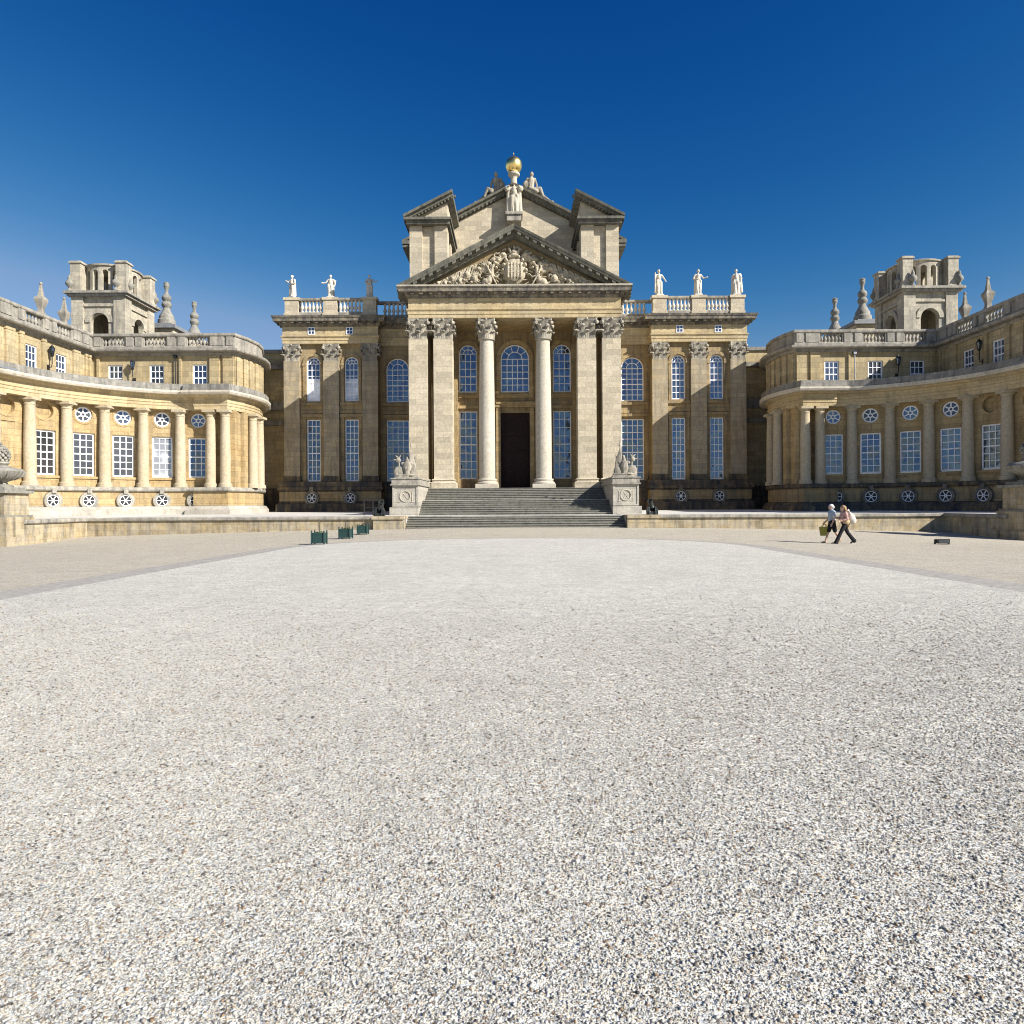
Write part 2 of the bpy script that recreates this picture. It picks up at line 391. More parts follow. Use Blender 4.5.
clipfill('kerb_strip', 10.1, 33.25, 6.1, M['setts'], .006)
clipfill('gravel_drive', 9.1, 32.7, 5.4, M['gravel'], .014)

# loose stones lying on the drive where the eye can tell them apart
rg = np.random.RandomState(5); N0 = 2700000
py_ = 1.3+rg.rand(N0)*13.2; px_ = (rg.rand(N0)*2-1)*9.0
keep = (np.abs(px_) < .80*py_+.9) & (rg.rand(N0) < .72*np.clip((14.5-py_)/12.6, 0, 1)**2.6)
px_, py_ = px_[keep], py_[keep]; n_ = len(px_)
rad = np.clip(.0040*np.exp(.33*rg.randn(n_)), .0023, .0090)*np.clip(.8+.1*py_,1,1.7)
ph = (1+5**.5)/2; ico = np.array([(-1,ph,0),(1,ph,0),(-1,-ph,0),(1,-ph,0),(0,-1,ph),(0,1,ph),(0,-1,-ph),(0,1,-ph),(ph,0,-1),(ph,0,1),(-ph,0,-1),(-ph,0,1)])/math.hypot(1,ph)
tri = np.array([(0,11,5),(0,5,1),(0,1,7),(0,7,10),(0,10,11),(1,5,9),(5,11,4),(11,10,2),(10,7,6),(7,1,8),(3,9,4),(3,4,2),(3,2,6),(3,6,8),(3,8,9),(4,9,5),(2,4,11),(6,2,10),(8,6,7),(9,8,1)])
V = ico[None]*(1+.22*rg.randn(n_,12,1)).clip(.6,1.4)*np.stack([.8+.55*rg.rand(n_),.7+.4*rg.rand(n_),.36+.3*rg.rand(n_)],1)[:,None,:]*rad[:,None,None]
an = rg.rand(n_)*2*pi; ti = .5*rg.randn(n_); c_, s_ = np.cos(ti)[:,None], np.sin(ti)[:,None]
x_, y_, z_ = V[...,0], V[...,1]*c_-V[...,2]*s_, V[...,1]*s_+V[...,2]*c_
c_, s_ = np.cos(an)[:,None], np.sin(an)[:,None]
zgr = np.array([zg(a,b_) for a,b_ in zip(px_,py_)])+.014
V = np.stack([x_*c_-y_*s_+px_[:,None], x_*s_+y_*c_+py_[:,None], z_+(zgr+rad*(-.12+.58*rg.rand(n_)))[:,None]],2).reshape(-1,3)
T = (tri[None]+12*np.arange(n_)[:,None,None]).reshape(-1)
me = bpy.data.meshes.new('loose_gravel'); me.vertices.add(len(V)); me.vertices.foreach_set('co', V.astype(np.float32).ravel())
me.loops.add(len(T)); me.loops.foreach_set('vertex_index', T.astype(np.int32)); me.polygons.add(len(T)//3); me.polygons.foreach_set('loop_start', np.arange(0,len(T),3,dtype=np.int32))
me.polygons.foreach_set('use_smooth', np.ones(len(T)//3,dtype=bool)); me.update(calc_edges=True); me.materials.append(M['pebbles'])
struct(inst('loose_gravel', me, None, (0,0,0)), 'stuff')

# terrace between the low walls and the palace
b = MB()
def zt(y): return .84 + (y-47)*.009
for (x0,x1,y0,y1) in ((-29.35,-7.52,47.3,70.0),(7.52,29.35,47.3,70.0),(-46,-29.36,41,70),(29.36,46,41,70)):
    V = [(x0,y0,zt(max(y0,47))),(x1,y0,zt(max(y0,47))),(x1,y1,zt(y1)),(x0,y1,zt(y1))]
    b.add(V + [(x,y,-1.2) for x,y,z in V], [(0,1,2,3),(4,7,6,5),(0,4,5,1),(1,5,6,2),(2,6,7,3),(3,7,4,0)])
struct(b.obj('terrace', M['flags']))

# ------------------------------------------------------------------ windows
def ring(b, cx, cz, r0, r1, y0, y1, a0=0, a1=2*pi, n=24):
    for i in range(n):
        a = a0+(a1-a0)*i/n; c = a0+(a1-a0)*(i+1)/n
        q = lambda r, t, y: (cx+r*math.cos(t), y, cz+r*math.sin(t))
        b.hexa([q(r0,a,y0),q(r1,a,y0),q(r1,a,y1),q(r0,a,y1),q(r0,c,y0),q(r1,c,y0),q(r1,c,y1),q(r0,c,y1)])
    return b
def spoke(b, cx, cz, r0, r1, t, w, y0, y1):
    c, s_ = math.cos(t), math.sin(t)
    q = lambda r, k, y: (cx+r*c-k*s_, y, cz+r*s_+k*c)
    b.hexa([q(r0,-w,y0),q(r1,-w,y0),q(r1,-w,y1),q(r0,-w,y1),q(r0,w,y0),q(r1,w,y0),q(r1,w,y1),q(r0,w,y1)])
MC = {}
def cache(k, fn):
    if k not in MC: MC[k] = fn()
    return MC[k]
def frame_mesh(w, h, cols, rows, arch, f=.105, bar=.031):
    b = MB(); hw = w/2; top = h-hw if arch else h
    b.box(-hw,-hw+f,-.04,.06,0,top); b.box(hw-f,hw,-.04,.06,0,top); b.box(-hw+f,hw-f,-.04,.06,0,f*1.2)
    for i in range(1, cols):
        x = -hw+f+(w-2*f)*i/cols; b.box(x-bar,x+bar,-.02,.05,f*1.2,top-(0 if arch else f))
    for j in range(1, rows + (1 if arch else 0)):
        z = f+(top-f)*j/rows; k = bar*(1.7 if j == rows//2 else 1)
        b.box(-hw+f,hw-f,-.026 if j != rows//2 else -.036,.044,z-k,z+k)
    if arch:
        ring(b,0,top,hw-f,hw,-.04,.06,0,pi,16); ring(b,0,top,hw*.5-bar,hw*.5+bar,-.02,.05,0,pi,12)
        for k in range(1,5 if cols>4 else 4): spoke(b,0,top,hw*.5 if k*2 != (5 if cols>4 else 4) else 0,hw-f/2,pi*k/(5 if cols>4 else 4),bar,-.022,.046)
    else: b.box(-hw+f,hw-f,-.04,.06,h-f,h)
    return b.mesh('window', M['paint'])
def pane_mesh(w, h, arch, mat, z0=0, y=.0):
    b = MB(); hw = w/2; P = [(-hw+.03,z0+.03),(hw-.03,z0+.03)]
    if arch: P += [((hw-.03)*math.cos(pi*i/16), h-hw+(hw-.03)*math.sin(pi*i/16)) for i in range(17)]
    else: P += [(hw-.03,h-.03),(-hw+.03,h-.03)]
    b.prism(P, y+.02, y+.04); return b.mesh('pane', mat)
def window(parent, w, h, cols, rows, arch, loc, rz=0., mat='glass', blind=None, surround=None):
    fm = cache(('f',w,h,cols,rows,arch), lambda: frame_mesh(w,h,cols,rows,arch))
    o = inst('window', fm, parent, loc, rz)
    sub('pane', cache(('p',w,h,arch,mat), lambda: pane_mesh(w,h,arch,M[mat])), o)
    if blind:
        sub('blind', cache(('b',w,h,blind), lambda: pane_mesh(w-.1,h*blind,False,M['blind'],.08,-.012)), o)
    return o
def round_mesh(r, spokes=6, frame=.11):
    b = MB(); ring(b,0,0,r-frame,r,-.04,.06); ring(b,0,0,r*.18,r*.33,-.04,.05,n=14)
    for k in range(spokes): spoke(b,0,0,r*.28,r-frame*.6,pi/2+2*pi*k/spokes,.045,-.03,.04)
    return b.mesh('round_window', M['paint'])
def disc_mesh(r, mat, y0=.02, y1=.04):
    b = MB(); b.prism([(r*math.cos(2*pi*i/28), r*math.sin(2*pi*i/28)) for i in range(28)], y0, y1); return b.mesh('pane', mat)
def grille_mesh(r):
    b = MB(); ring(b,0,0,r-.05,r,-.04,.06); ring(b,0,0,.04,r*.26,-.04,.05,n=14)
    for k in range(6): spoke(b,0,0,r*.22,r-.03,2*pi*k/6,.028,-.03,.04)
    return b.mesh('cellar_grille', M['paint'])
def round_window(parent, r, loc, rz, mat='glass', name='round_window'):
    o = inst(name, cache((name,r), lambda: grille_mesh(r) if name == 'cellar_grille' else round_mesh(r)), parent, loc, rz)
    sub('pane', cache(('rp',r,mat), lambda: disc_mesh(r-.04,M[mat])), o); return o

# ------------------------------------------------------------------ columns
def corinthian(r, h, sq, mat):
    """bell, two rows of leaves, corner scrolls, hollow-sided abacus; z = 0 at the astragal"""
    b = MB(); n = 24
    prof = [(r*1.10,0),(r*1.13,.05),(r*1.06,.09),(r*1.0,.12),(r*.98,h*.45),(r*1.05,h*.7),(r*1.25,h*.86)]
    if sq: b.lathe(prof, n=4, a0=pi/4, sq=False) if False else b.lathe([(q,z) for q,z in prof], n=32, sq=True)
    else: b.lathe(prof, n=n)
    rho = (lambda a: 1/max(abs(math.cos(a)),abs(math.sin(a)))) if sq else (lambda a: 1.0)
    def leaf(a, z0, hh, w):
        P = [(1.02,0.),(1.06,.35),(1.10,.65),(1.24,.88),(1.44,.98),(1.50,.86),(1.42,.78)]
        V = []; F = []
        for i,(q,t) in enumerate(P):
            ww = w*(1-.25*abs(t-.5)) * (1 if i < 5 else .7)
            for k in (-1,-.5,0,.5,1):
                rr = r*(q + (.05 if k in (-.5,.5) else 0) - .05*abs(k)); aa = a + k*ww/2
                for dd in (0, -.10): 
                    R_ = (rr+dd*r)*rho(aa if not sq else aa); V.append((R_*math.cos(aa), R_*math.sin(aa), z0+t*hh - (.04*h if abs(k)==1 and i>2 else 0)))
        m = 10
        for i in range(len(P)-1):
            for k in range(4):
                A = i*m+k*2; F.append((A,A+2,A+m+2,A+m)); F.append((A+1,A+m+1,A+m+3,A+3))
            F.append((i*m,i*m+m,i*m+m+1,i*m+1)); F.append((i*m+8,i*m+9,i*m+m+9,i*m+m+8))
        e = (len(P)-1)*m
        for k in range(4): F.append((e+k*2,e+k*2+2,e+k*2+3,e+k*2+1)); F.append((k*2,k*2+1,k*2+3,k*2+2))
        b.add(V,F)
    for k in range(8): leaf(2*pi*k/8, .10, h*.36, .52)
    for k in range(8): leaf(2*pi*(k+.5)/8, .12, h*.64, .50)
    for k in range(4):       # corner volutes
        a = pi/4+pi/2*k; rr = r*(1.62 if sq else 1.42)
        c = Vector((rr*math.cos(a), rr*math.sin(a), h*.77)); d = Vector((math.cos(a),math.sin(a),0)); t = Vector((-d.y,d.x,0))
        b.tube([c-t*.13*r*1.6, c+t*.13*r*1.6], r*.23, 12); b.tube([c-t*.17*r*1.6, c+t*.17*r*1.6], r*.11, 10)
        for sg in (-1,1):
            p0 = Vector((r*1.05*math.cos(a+sg*.55), r*1.05*math.sin(a+sg*.55), h*.5)); 
            b.tube([p0, (p0+c)/2+Vector((0,0,h*.14))+d*.02, c+Vector((0,0,r*.2))], [r*.06,r*.07,r*.09], 6)
        b.ball((r*1.32*math.cos(a+pi/4), r*1.32*math.sin(a+pi/4), h*.92), r*.17, 8, 6)
    R0 = r*(1.85 if sq else 1.68); P = []
    for k in range(4):
        a0 = pi/4+pi/2*k; a1 = a0+pi/2; A = Vector((R0*math.cos(a0),R0*math.sin(a0))); B_ = Vector((R0*math.cos(a1),R0*math.sin(a1)))
        for t in (.06,.25,.5,.75,.94):
            q = A.lerp(B_, t); nn = -((A+B_)/2).normalized(); P.append(q + nn*(r*.22*math.sin(pi*t)))
    m = len(P); zs = (h*.87,h*.94,h); V = []; F = []
    for i,z in enumerate(zs):
        for p in P: V.append((p.x*(1,.97,1.04)[i],p.y*(1,.97,1.04)[i],z))
    for i in range(2): F += [(i*m+j,i*m+(j+1)%m,(i+1)*m+(j+1)%m,(i+1)*m+j) for j in range(m)]
    F += [tuple(range(m-1,-1,-1)), tuple(2*m+j for j in range(m))]
    b.add(V,F)
    return b.mesh('capital', mat, 35)
def attic_base(r, h, sq, mat, name='base'):
    b = MB(); pr = [(1.34,.40),(1.38,.45),(1.38,.55),(1.30,.62),(1.18,.66),(1.14,.72),(1.20,.78),(1.24,.84),(1.20,.92),(1.06,.95),(1.02,1.0)]
    b.lathe([(r*q,h*z) for q,z in pr], n=32, sq=sq)
    b.box(-r*1.42,r*1.42,-r*1.42,r*1.42,0,h*.42); return b.mesh(name, mat, 40)
def shaft(r0, r1, z0, z1, sq, mat, name='column'):
    b = MB(); P = []
    for i in range(13):
        t = i/12; P.append((r0+(r1-r0)*(max(0,t-.25)/.75)**1.6 if not sq else r0+(r1-r0)*t, z0+(z1-z0)*t))
    b.lathe(P, n=36 if not sq else 4, a0=0 if not sq else pi/4) if not sq else b.lathe([(q*math.sqrt(2),z) for q,z in P], n=4, a0=pi/4)
    return b.mesh(name, mat, 40)
def big_column(parent, key, r0, r1, H, sq, loc, mat='pale_round', name='column', hb=.85, hc=1.78):
    o = inst(name, cache(('sh',key), lambda: shaft(r0,r1,hb,H-hc,sq,M[mat],name)), parent, loc)
    sub('base', cache(('cb',key), lambda: attic_base(r0,hb,sq,M[mat])), o)
    c = sub('capital', cache(('cc',key), lambda: corinthian(r1*(.90 if sq else 1.14),hc,sq,M['cap'])), o); c.location = (0,0,H-hc)
    return o

# ------------------------------------------------------------------ the central block
PAL = thing('palace_building', 'central palace block with tall columned portico, carved pediment and dark oak door', 'palace', (0,67,0))
ZA, ZF, ZB, ZC, ZT = 17.44, 18.2, 19.1, 19.5, 20.0
main_path = [(-22.7,86),(-22.7,67.4),(-13.35,67.4),(-13.35,68.5),(-9.0,68.5),(-9.0,58.4),(9.0,58.4),(9.0,68.5),(13.35,68.5),(13.35,67.4),(22.7,67.4),(22.7,86)]
b = MB(); b.sweep(main_path, [(-1.3,ZA),(0,ZA),(0,17.75),(.05,17.76),(.05,18.02),(.10,18.05),(.15,18.12),(.15,ZF),(-1.3,ZF)]); b.obj('architrave', M['entab'], PAL)
b = MB(); b.sweep(main_path, [(-1.3,ZF),(0,ZF),(0,ZB),(-1.3,ZB)]); b.obj('frieze', M['entab'], PAL)
b = MB(); b.sweep(main_path, [(-1.3,ZB),(.08,ZB),(.10,19.18),(.22,19.3),(.26,ZC),(.70,ZC),(.72,19.74),(.78,19.8),(.85,ZT),(-1.3,ZT)])
b.teeth(main_path, .78, .30, .26, .60, 19.34, ZC-.003); b.obj('cornice', M['cornice'], PAL)
b = MB(); b.sweep([(-9.0,60),(-9.0,58.4),(9.0,58.4),(9.0,60)], [(.6,19.885),(.84,19.885),(.88,20.01),(.6,20.01)]); b.obj('cornice_lip', M['lip'], PAL)
# portico: floor, ceiling, back wall
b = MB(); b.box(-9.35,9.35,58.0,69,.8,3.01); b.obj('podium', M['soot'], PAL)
b = MB(); b.box(-7.6,7.6,59.75,62.68,17.3,17.6); b.box(-9.0,9.0,58.9,68.5,ZT-.3,ZT-.05); b.obj('portico_ceiling', M['honey'], PAL)
ops = [('rect',0,1.32,3.0,9.96),('arch',0,1.30,11.82,16.17)]
for x in (-4.27,4.27): ops += [('rect',x,.82,3.95,10.13),('arch',x,.82,11.82,16.17)]
b = MB(); b.wall(lambda u,z,t: (u,62.7+t,z), -7.4, 7.4, 3.01, 17.6, ops, .55)
for s in (-1,1): b.box(min(s*7.38,s*9.0),max(s*7.38,s*9.0),60.4,69.2,3.01,ZA)
b.obj('portico_wall', M['main'], PAL)
def surround_mesh(r, w, zlo, zsp, arch, imp, sill, mat, yo=0.):
    """stone moulding round a window, local to the window (x across, z up from the sill)"""
    q = MB(); 
    if arch: ring(q,0,zsp,r+.03,r+w,yo-.12,yo+.02,0,pi,18)
    for k in (-1,1):
        a0, a1 = sorted((k*(r+.03),k*(r+w))); q.box(a0,a1,yo-.10,yo+.03,zlo,zsp-(.23 if arch else 0))
        if arch: q.box(a0-.03,a1+.03,yo-.16,yo+.03,zsp-.22,zsp)
    if not arch: q.box(-r-w-.08,r+w+.08,yo-.22,yo+.02,zsp+.01,zsp+.30)
    if sill: q.box(-r-w-.08,r+w+.08,yo-.22,yo+.02,zlo-.27,zlo-.01)
    return q.mesh('surround', mat)
def dress(o, *a):
    sub('surround', cache(('sr',)+a, lambda: surround_mesh(*a[:7], M[a[7]], a[8])), o)
b = MB()
for x0,x1 in ((-7.36,-1.92),(1.92,7.36)): b.box(x0,x1,62.52,62.72,10.35,10.62); b.box(x0,x1,62.6,62.72,11.3,11.62)
b.box(-1.7,1.7,62.56,62.72,11.3,11.62); b.obj('string_course', M['honey'], PAL)
b = MB(); b.box(-1.9,1.9,62.38,62.72,10.42,10.72); b.box(-2.0,2.0,62.3,62.72,10.725,10.9)
for s in (-1,1): b.box(min(s*1.34,s*1.74),max(s*1.34,s*1.74),62.45,62.75,3.01,10.4)
b.obj('door_case', M['honey'], PAL)
for x in (-5.78,-2.42,2.42,5.78):      # responds behind the columns
    b = MB(); b.box(x-.60,x+.60,62.2,62.73,3.01,17.35); b.box(x-.66,x+.66,62.14,62.73,3.01,3.6); b.obj('respond', M['honey'], PAL)
dress(window(PAL, 2.6, 4.35, 5, 5, True, (0,62.95,11.82)), 1.30,.38,-.18,3.05,True,0,False,'honey',-.25)
for x in (-4.27,4.27):
    dress(window(PAL, 1.64, 4.35, 3, 5, True, (x,62.95,11.82)), .82,.36,-.18,3.53,True,0,False,'honey',-.25)
    window(PAL, 1.64, 6.18, 3, 8, False, (x,62.95,3.95))
b = MB(); b.box(-1.32,1.32,63.0,63.1,3.01,9.96)
for s in (-1,1):
    for z0,z1 in ((3.3,4.7),(4.95,6.3),(6.55,7.75)):
        x0,x1 = sorted((s*.12,s*1.16)); b.box(x0,x1,62.94,63.02,z0,z1); b.box(x0+.14,x1-.14,62.90,62.95,z0+.14,z1-.14)
b.box(-1.32,1.32,62.9,63.02,7.95,8.15); ring(b,0,8.3,1.08,1.26,62.92,63.02,0,pi,16)
for k in range(1,6): spoke(b,0,8.3,.25,1.1,pi*k/6,.04,62.95,63.02)
dr = b.obj('door', M['door'], PAL)
b = MB(); b.ball((.16,62.86,6.4),.07); b.ball((-.16,62.86,6.4),.07); b.obj('handle', M['bronze'], dr)
for x in (-8.2,-6.1,6.1,8.2): big_column(PAL,'pier',.79,.79,ZA-3.01,True,(x,59.2,3.01),name='square_column',mat='pale')
for x in (-2.42,2.42): big_column(PAL,'col',.69,.58,ZA-3.01,False,(x,59.15,3.01))
# wings: recessed bay and pavilion on either side
for s in (-1,1):
    X = lambda a, c: (min(s*a,s*c), max(s*a,s*c))
    b = MB(); mp = lambda u,z,t: (s*u,67.8+t,z)
    ops = []
    for x in (16.07,19.82): ops += [('rect',x,.68,4.0,10.08),('arch',x,.68,11.87,16.25)]
    b.wall(mp, 13.42, 22.62, 1.0, 17.6, ops, .6); b.box(*X(21.9,22.6),68.4,86,1.0,17.6); b.box(*X(13.42,14.0),68.4,70,1.0,17.6); b.obj('wing_wall', M['main'], PAL)
    b = MB(); b.wall(lambda u,z,t: (s*u,68.7+t,z), 8.95, 13.42, 1.0, 17.6, [('rect',11.7,1.14,4.0,10.08),('arch',11.7,1.14,11.87,16.25)], .5); b.obj('recess_wall', M['main'], PAL)
    for x0,x1,y in ((14.92,17.18,67.8),(18.78,21.03,67.8),(9.02,13.4,68.7)):
        b = MB(); b.box(*X(x0,x1),y-.09,y+.02,10.66,10.95); b.obj('string_course', M['main'], PAL)
    for x,r,w_,c,yy in ((16.07,.68,1.35,3,68.05),(19.82,.68,1.35,3,68.05),(11.7,1.14,2.27,4,68.95)):
        dress(window(PAL,w_,6.08,c,9,False,(s*x,yy,4.0),mat='glass'), r,.32,0.,6.3,False,0,True,'main',-.25)
        o = window(PAL,w_,4.38,c,6,True,(s*x,yy,11.87),blind=.52 if (s<0 and x>13) else None); dress(o, r,.32,-.15,4.38-r,True,0,True,'main',-.25)
    for x in (14.17,17.98,21.83):
        b = MB(); b.box(s*x-.76,s*x+.76,67.4,67.85,4.5,15.75); p = b.obj('pilaster', M['pil'], PAL)
        me = cache('pb', lambda: MB().box(-.86,.86,-.10,.4,0,.28).box(-.82,.82,-.06,.4,.285,.56).mesh('base', M['soot']))
        o = sub('base', me, p); o.location = Vector((s*x,67.4,3.94)) - wloc(p)
        c = sub('capital', cache('pcap', lambda: corinthian(.66,1.72,True,M['cap'])), p); c.location = Vector((s*x,67.95,15.72)) - wloc(p); c.scale = (1,.75,1)
    # soot-dark basement of the pavilion
    b = MB(); bp = [(13.3,68.6),(13.3,67.35),(22.75,67.35),(22.75,86)] if s > 0 else [(-22.75,86),(-22.75,67.35),(-13.3,67.35),(-13.3,68.6)]
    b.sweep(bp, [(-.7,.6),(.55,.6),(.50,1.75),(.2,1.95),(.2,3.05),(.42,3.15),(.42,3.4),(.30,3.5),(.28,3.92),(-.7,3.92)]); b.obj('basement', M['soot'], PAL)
    b = MB(); b.sweep(bp, [(-.5,2.05),(.23,2.05),(.23,2.95),(-.5,2.95)]); b.obj('basement_band', M['main'], PAL)
    b = MB(); b.box(*X(9.3,13.28),68.2,69.3,.6,3.92); b.obj('basement', M['soot'], PAL)
    for x in (16.07,19.82):
        o = round_window(PAL,.46,(s*x,67.08,2.35),0,'iron','cellar_grille')  # black disc stands in for the dark opening behind the grille
        sub('surround', cache('csur', lambda: ring(MB(),0,0,.47,.72,-.12,.12).box(-.16,.16,-.2,.12,.68,1.1).mesh('surround', M['cornice'])), o)
        q = MB(); q.box(-.30,.30,-.02,.05,-.34,.34); q.box(-.03,.03,-.045,-.02,-.34,.34); q.box(-.3,.3,-.04,-.02,-.03,.03)
        o = inst('frieze_window', cache('fw', lambda: MB().box(-.34,-.27,-.05,.03,-.36,.36).box(.27,.34,-.05,.03,-.36,.36).box(-.27,.27,-.05,.03,.29,.36).box(-.27,.27,-.05,.03,-.36,-.29).box(-.03,.03,-.04,.02,-.29,.29).box(-.27,.27,-.035,.02,-.03,.03).mesh('frieze_window', M['paint'])), PAL, (s*(x+.05),67.4,18.68))
        sub('pane', cache('fwp', lambda: MB().box(-.28,.28,-.012,.02,-.3,.3).mesh('pane', M['glass'])), o)
    # balustrade: pavilion and recessed bay
    b = MB(); ped = (14.17,17.98,21.75)
    y0 = 67.3
    rail = [(9.3,68.5),(13.5,68.5),(13.5,y0),(22.45,y0),(22.45,86)]
    if s < 0: rail = [(-x,y) for x,y in reversed(rail)]
    b.sweep(rail, [(-.42,ZT),(.0,ZT),(.0,20.42),(-.05,20.5),(-.42,20.5)]); b.sweep(rail, [(-.45,21.62),(.03,21.62),(.06,21.72),(.06,21.86),(-.45,21.86)])
    bal = b.obj('balustrade', M['grey'], PAL)
    b = MB(); b.sweep([(22.45,70),(22.45,86)] if s>0 else [(-22.45,86),(-22.45,70)], [(-.4,20.5),(-.03,20.5),(-.03,21.62),(-.4,21.62)]); b.obj('parapet', M['pale'], PAL)
    for x in ped:
        q = MB(); q.box(s*x-.66,s*x+.66,y0-.06,y0+.75,20.02,21.66); q.box(s*x-.74,s*x+.74,y0-.12,y0+.8,ZT,20.4); q.box(s*x-.78,s*x+.78,y0-.16,y0+.85,21.665,21.92); q.obj('pedestal', M['pale'], bal)
    bm_ = cache('bal', lambda: MB().lathe([(.17,0),(.17,.1),(.09,.14),(.10,.2),(.19,.38),(.18,.48),(.10,.72),(.08,.9),(.13,.96),(.14,1.0),(.14,1.12)], n=10).mesh('baluster', M['statue'], 40))
    for x0,x1,n,yy in ((14.98,17.2,6,y0+.2),(18.78,20.95,6,y0+.2),(9.7,13.1,8,68.7)):
        for i in range(n): inst('baluster', bm_, bal, (s*(x0+(x1-x0)*(i+.5)/n),yy,20.5))
b = MB(); b.box(-22.3,22.3,68.0,86,ZT-.35,ZT-.06); b.obj('roof', M['lead'], PAL)
# pediment
sl = (25.1-ZT)/9.85
def rake(b, xt, zt_, xa, s, y0, y1, prof, sl):
    """raking cornice: prof (perp offset, y proud); from eave tip xt to apex xa"""
    A = [(xt, zt_), (xa, zt_+sl*abs(xa-xt))]
    V = []
    for x,z in A:
        for o,y in prof: V.append((x, y, z+o))
    m = len(prof)
    b.add(V, [(j,(j+1)%m,m+(j+1)%m,m+j) for j in range(m)]+[tuple(range(m)),tuple(range(2*m-1,m-1,-1))])
b = MB()
for s in (-1,1):
    rake(b, s*9.85, ZT, 0, s, 0, 0, [(0,57.55),(-.18,57.6),(-.28,57.66),(-.42,57.7),(-.44,58.12),(-.62,58.14),(-.72,58.28),(-.85,58.3),(-.85,59.6),(0,59.6)], sl)
    for k in range(14):
        x = 9.0-k*.66; z = ZT+sl*(9.85-x)
        b.hexa([(s*(x-.15),57.74,z-.66+sl*.15),(s*(x+.15),57.74,z-.66-sl*.15),(s*(x+.15),58.2,z-.66-sl*.15),(s*(x-.15),58.2,z-.66+sl*.15),
                (s*(x-.15),57.74,z-.43+sl*.15),(s*(x+.15),57.74,z-.43-sl*.15),(s*(x+.15),58.2,z-.43-sl*.15),(s*(x-.15),58.2,z-.43+sl*.15)])
ped_o = b.obj('pediment_cornice', M['rake'], PAL)
b = MB(); b.prism([(-9.3,ZT),(9.3,ZT),(0,ZT+9.3*sl)], 58.95, 59.6); b.obj('pediment_wall', M['tymp'], PAL)
b = MB()
for s in (-1,1): b.add([(s*9.8,58.0,ZT-.03),(0,58.0,25.07),(0,70.2,25.07),(s*9.8,70.2,ZT-.03),(s*9.8,58.0,ZT-.2),(0,58.0,24.9),(0,70.2,24.9),(s*9.8,70.2,ZT-.2)],[(0,1,2,3),(7,6,5,4),(0,4,5,1),(2,6,7,3),(0,3,7,4),(1,5,6,2)])
b.obj('portico_roof', M['lead'], PAL)
# carved relief in the pediment (coat of arms, two winged beasts, trophies of war)
W, H_, nx, nz = 8.1, 4.2, 420, 170
gx, gz = np.meshgrid(np.linspace(-W,W,nx), np.linspace(0,H_,nz))
hm = np.zeros_like(gx)
def cap2(x0,z0,x1,z1,r0,r1,h=1.0,base=0.0):
    global hm
    dx,dz = x1-x0,z1-z0; L2 = dx*dx+dz*dz+1e-9
    t = np.clip(((gx-x0)*dx+(gz-z0)*dz)/L2,0,1); d2 = (gx-x0-t*dx)**2+(gz-z0-t*dz)**2; r = r0+(r1-r0)*t
    hm = np.maximum(hm, np.where(d2<r*r, base+h*np.sqrt(np.maximum(0,r*r-d2)),0))
def ell2(x,z,a,c,h,base=0.0):
    global hm
    q = ((gx-x)/a)**2+((gz-z)/c)**2; hm = np.maximum(hm, np.where(q<1, base+h*np.sqrt(np.maximum(0,1-q)),0))
ell2(0,1.45,.98,1.18,.32); ell2(0,1.4,.74,.95,.14,.27)
for k in range(-2,3): cap2(k*.27,.75,k*.27,2.0,.05,.05,1,.38)
for k in range(4): cap2(-.55,.85+.35*k,.55,.85+.35*k,.05,.05,1,.36)
for k in range(9): a = pi*k/8; ell2(.98*math.cos(a),1.5+1.2*math.sin(a),.17,.17,.32)
ell2(0,2.72,.5,.22,.36); ell2(0,3.0,.36,.3,.34)
for k in (-1,0,1): cap2(.3*k,2.95,.42*k,3.38-.06*abs(k),.10,.07,1.,.18)
ell2(0,3.42,.12,.2,.3)
